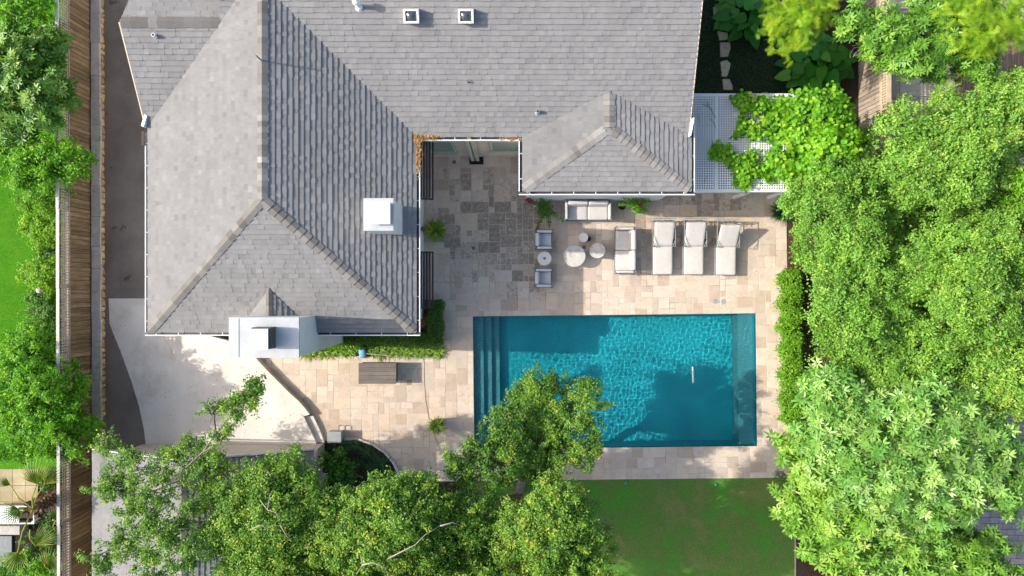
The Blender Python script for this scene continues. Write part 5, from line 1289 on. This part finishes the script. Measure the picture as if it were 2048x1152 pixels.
t = tree('oak', 'dense oak between the curved planter and the lawn at the bottom', (800,1080), AL(775,1088,178,142,6.4,26,1.5,.37,seed=32,zj=.3)+[(tuple(W(x,y,z)),.85,.85,.4) for x,y,z in ((640,1230,6.6),(720,1250,6.7),(800,1240,6.7),(880,1230,6.6),(560,1220,6.4),(840,1330,6.7),(720,1340,6.6),(940,1290,6.5),(620,1330,6.6),(980,1240,6.5),(900,1340,6.6))]+[(tuple(W(750,985,4.8)),.42,.45,.35),(tuple(W(835,975,5.0)),.5,.45,.35),(tuple(W(690,1010,5.0)),.42,.45,.35)], M['leaf_oak'], .07, 900, 'leaf', .2, .18, G3, twigs=2, fill=.6, tone_off=.06)
twig_part(t, [[W(775,1118,6.4),W(800,1105,6.7),W(830,1090,6.8),W(850,1070,6.8),W(880,1052,6.7)],[W(722,1110,6.5),W(725,1130,6.7),W(712,1150,6.7)],[W(725,1130,6.7),W(745,1125,6.8),W(770,1135,6.8),W(780,1155,6.7)],[W(880,1052,6.7),W(905,1045,6.6),W(925,1052,6.5)]], .02)
tree('oak', 'oak reaching over the lower left corner of the swimming pool', (1040,980), [(tuple(W(x,y,z)),q,q*.9,.35) for x,y,z,q in ((1085,775,3.3,.5),(1060,805,2.9,.6),(1100,830,3.3,.5),(1050,850,3.0,.65),(1095,885,3.4,.55),(1010,875,4.0,.5),(1030,920,3.8,.6),(1080,930,3.5,.6),(1115,775,3.2,.36),(1125,815,3.3,.45),(1080,835,2.9,.6),(1070,785,2.8,.5),(1125,870,3.3,.5),(1070,900,3.5,.6),(1020,895,3.9,.5),(1100,860,3.3,.55),(1168,775,3.9,.36),(1182,820,3.9,.38),(1165,855,3.9,.42),(1172,895,3.9,.36),(1135,925,3.7,.42),(1005,835,4.1,.32))]+[(tuple(W(960,890,4.2)),.42,.35,.3),(tuple(W(930,935,4.3)),.42,.42,.3),(tuple(W(1000,930,4.3)),.55,.45,.4),(tuple(W(900,925,4.6)),.28,.3,.25)], M['leaf_oak'], .07, 1250, 'leaf', .2, .14, G3, twigs=2, fill=.6)
tree('oak', 'oak at the bottom standing left of the shaded lawn', (1090,1090), AL(1102,1080,112,125,6.8,18,1.3,.40,seed=34,zj=.3)+[(tuple(W(x,y,z)),.8,.8,.4) for x,y,z in ((1100,1210,6.6),(1030,1240,6.6),(1150,1260,6.6),(1190,1200,6.4),(960,1200,6.3),(1080,1300,6.6),(1190,1310,6.6))]+[(tuple(W(1150,1000,4.9)),.5,.45,.35),(tuple(W(1160,1130,5.0)),.6,.5,.4)], M['leaf_oak'], .07, 950, 'leaf', .2, .15, G3, twigs=2, fill=.6, tone_off=.08)
tree('oak', 'oak filling the gap left of the bare soil at the bottom edge', (930,1130), AL(925,1080,95,110,5.6,12,1.0,.4,seed=35), M['leaf_oak'], .07, 900, 'leaf', .2, .14, G3, twigs=2, fill=.6)
# bare twigs upper right
m = MB()
c0 = W(1738,96,2.6)
for pts in ([(1738,96),(1722,93),(1708,96),(1700,108),(1701,116)],[(1738,98),(1720,100),(1712,105),(1716,112)],[(1735,94),(1718,90),(1704,92)],[(1712,105),(1706,114)],[(1725,100),(1720,108),(1710,112)]):
    m.tube([W(x,y,2.6-.01*i) for i,(x,y) in enumerate(pts)], [.012*(1-.12*i) for i in range(len(pts))], 5)
m.build('dead_branch', M['twig'], label='curling bleached dead branch hanging over the plank fence end', category='branch', org=c0)

G4 = 'dark shrubs under the palm'
for i, (x, y, rx_, ry_, lb) in enumerate(((102,965,26,30,'dark shrub between mossy terrace and fence, above the palm trunk'),(104,1052,26,32,'dark shrub between fence and slatted bench, below the palm trunk'),(70,1085,34,26,'dark shrub right of the teal garden basin'),(112,1110,24,34,'dark shrub nearest the fence at the very bottom left'))):
    tree('shrub', lb, (x,y), AL(x,y,rx_,ry_,1.25,5,.3,.5,seed=50+i), M['leaf_hedge'], .08, 800, 'leaf', .16, .04, G4, zg=GZ+.2, cat='shrub')
# leaf litter
q = np.concatenate([pts_in([R(-7.2,2.5),R(9.1,2.5),R(9.1,6.4),R(-7.2,6.4)], 420), pts_in([R(-2.8,-4.3),R(9.1,-2.5),R(9.1,.9),R(-2.8,.9)], 160)])
k_ = [not (PX0-.05 < x < PX1+.05 and PD0-.2 < -y < PD1+.2) for x, y in q]; q = q[k_]; n = len(q)
scatter('leaf_litter', np.c_[q, np.full(n,.012)], rng.normal(size=(n,3))*.3+[0,0,1], rng.uniform(.025,.05,n), rng.random(n), 'leaf', M['dead_leaf'], kind='stuff')
q = pts_in(poly_px([(225,620),(300,690),(480,720),(600,830),(600,880),(300,880)], GZ), 150); n = len(q)
scatter('leaf_litter', np.c_[q, np.full(n,GZ+.012)], rng.normal(size=(n,3))*.3+[0,0,1], rng.uniform(.025,.05,n), rng.random(n), 'leaf', M['dead_leaf'], kind='stuff')
# ------------------------------------------------------------------ palm, lower left
c = W(128,985,TZ); t = thing('fan_palm', 'fan palm with shaggy brown leaning trunk beyond the lower left fence', 'palm', c)
pp = [Vector((c.x,c.y,TZ-.1)), W(120,990,TZ+.7), W(95,1002,TZ+1.8), W(66,1017,TZ+2.8)]; m = MB(); m.tube(pp, [.19,.17,.16,.14], 10); tr = m.build('trunk', M['palm_bark'], t)
m = MB()
for k in range(150):
    q = (k+.5)/150*3; i = min(2,int(q)); p = pp[i].lerp(pp[i+1], q-i); d = (pp[i+1]-pp[i]).normalized(); a = k*2.39996
    s1 = d.cross(Vector((0,0,1))).normalized(); s2 = d.cross(s1); o_ = s1*math.cos(a)+s2*math.sin(a); sd_ = d.cross(o_)
    b0 = p + o_*.14; tip = p + o_*.26 + d*.14
    m.add([b0+sd_*.055, b0-sd_*.055, tip+sd_*.02, tip-sd_*.02, b0+o_*.05], [(0,1,3,2),(0,2,4),(2,3,4),(3,1,4)], random.random())
m.build('leaf_boots', M['palm_bark'], tr)
def fan(t, root, hub, ang, L, n=17, spread=2.2, tone=.6, tilt=.25):
    m = MB(); m.tube([root, root.lerp(hub,.5)+Vector((0,0,.12)), hub], [.025,.02,.016], 6, .95)
    for k in range(n):
        a = ang + (k/(n-1)-.5)*spread; d = Vector((math.cos(a), math.sin(a), tilt)).normalized(); s = Vector((-math.sin(a), math.cos(a), 0)); l = L*(1-.25*abs(k/(n-1)-.5)*2)*random.uniform(.9,1.05)
        p1, p2, p3 = hub + d*l*.35, hub + d*l*.7, hub + d*l - Vector((0,0,.12*l)); w = l*.35*spread/n*.55
        m.add([hub+s*.01, hub-s*.01, p1+s*w+Vector((0,0,.01)), p1-s*w, p2+s*w*.7, p2-s*w*.7, p3, p1-Vector((0,0,.02))], [(0,1,7),(0,7,2),(1,3,7),(2,7,5,4),(7,3,5),(4,5,6)], min(1,max(0,random.gauss(tone,.2))))
    m.build('frond', M['leaf_palm'], t)
top = pp[-1]
fan(t, top, W(74,968,TZ+3.1), 1.7, .85, 15, 2.0, .7, .1); fan(t, top, W(40,1020,TZ+2.9), 3.6, .65, 15, 2.4, .35); fan(t, top, W(35,1105,TZ+2.6), 4.4, .8, 17, 2.4, .5, .0)
fan(t, top, W(90,968,TZ+2.8), .9, .8, 13, 1.5, .8, .1); fan(t, W(60,1060,TZ+1.8), W(70,1090,TZ+1.9), .6, .95, 15, 1.5, .5, .1); fan(t, W(90,1120,TZ+1.2), W(100,1140,TZ+1.3), 1.2, .8, 17, 2.2, .5, .1)
fan(t, top, W(20,970,TZ+2.8), 2.6, .5, 11, 1.4, .5)
fan(t, W(110,1060,TZ+.8), W(112,1040,TZ+1.0), 1.3, .55, 13, 2.2, .1); fan(t, W(110,1100,TZ+.8), W(115,1120,TZ+1.0), 5.0, .55, 13, 2.2, .2)
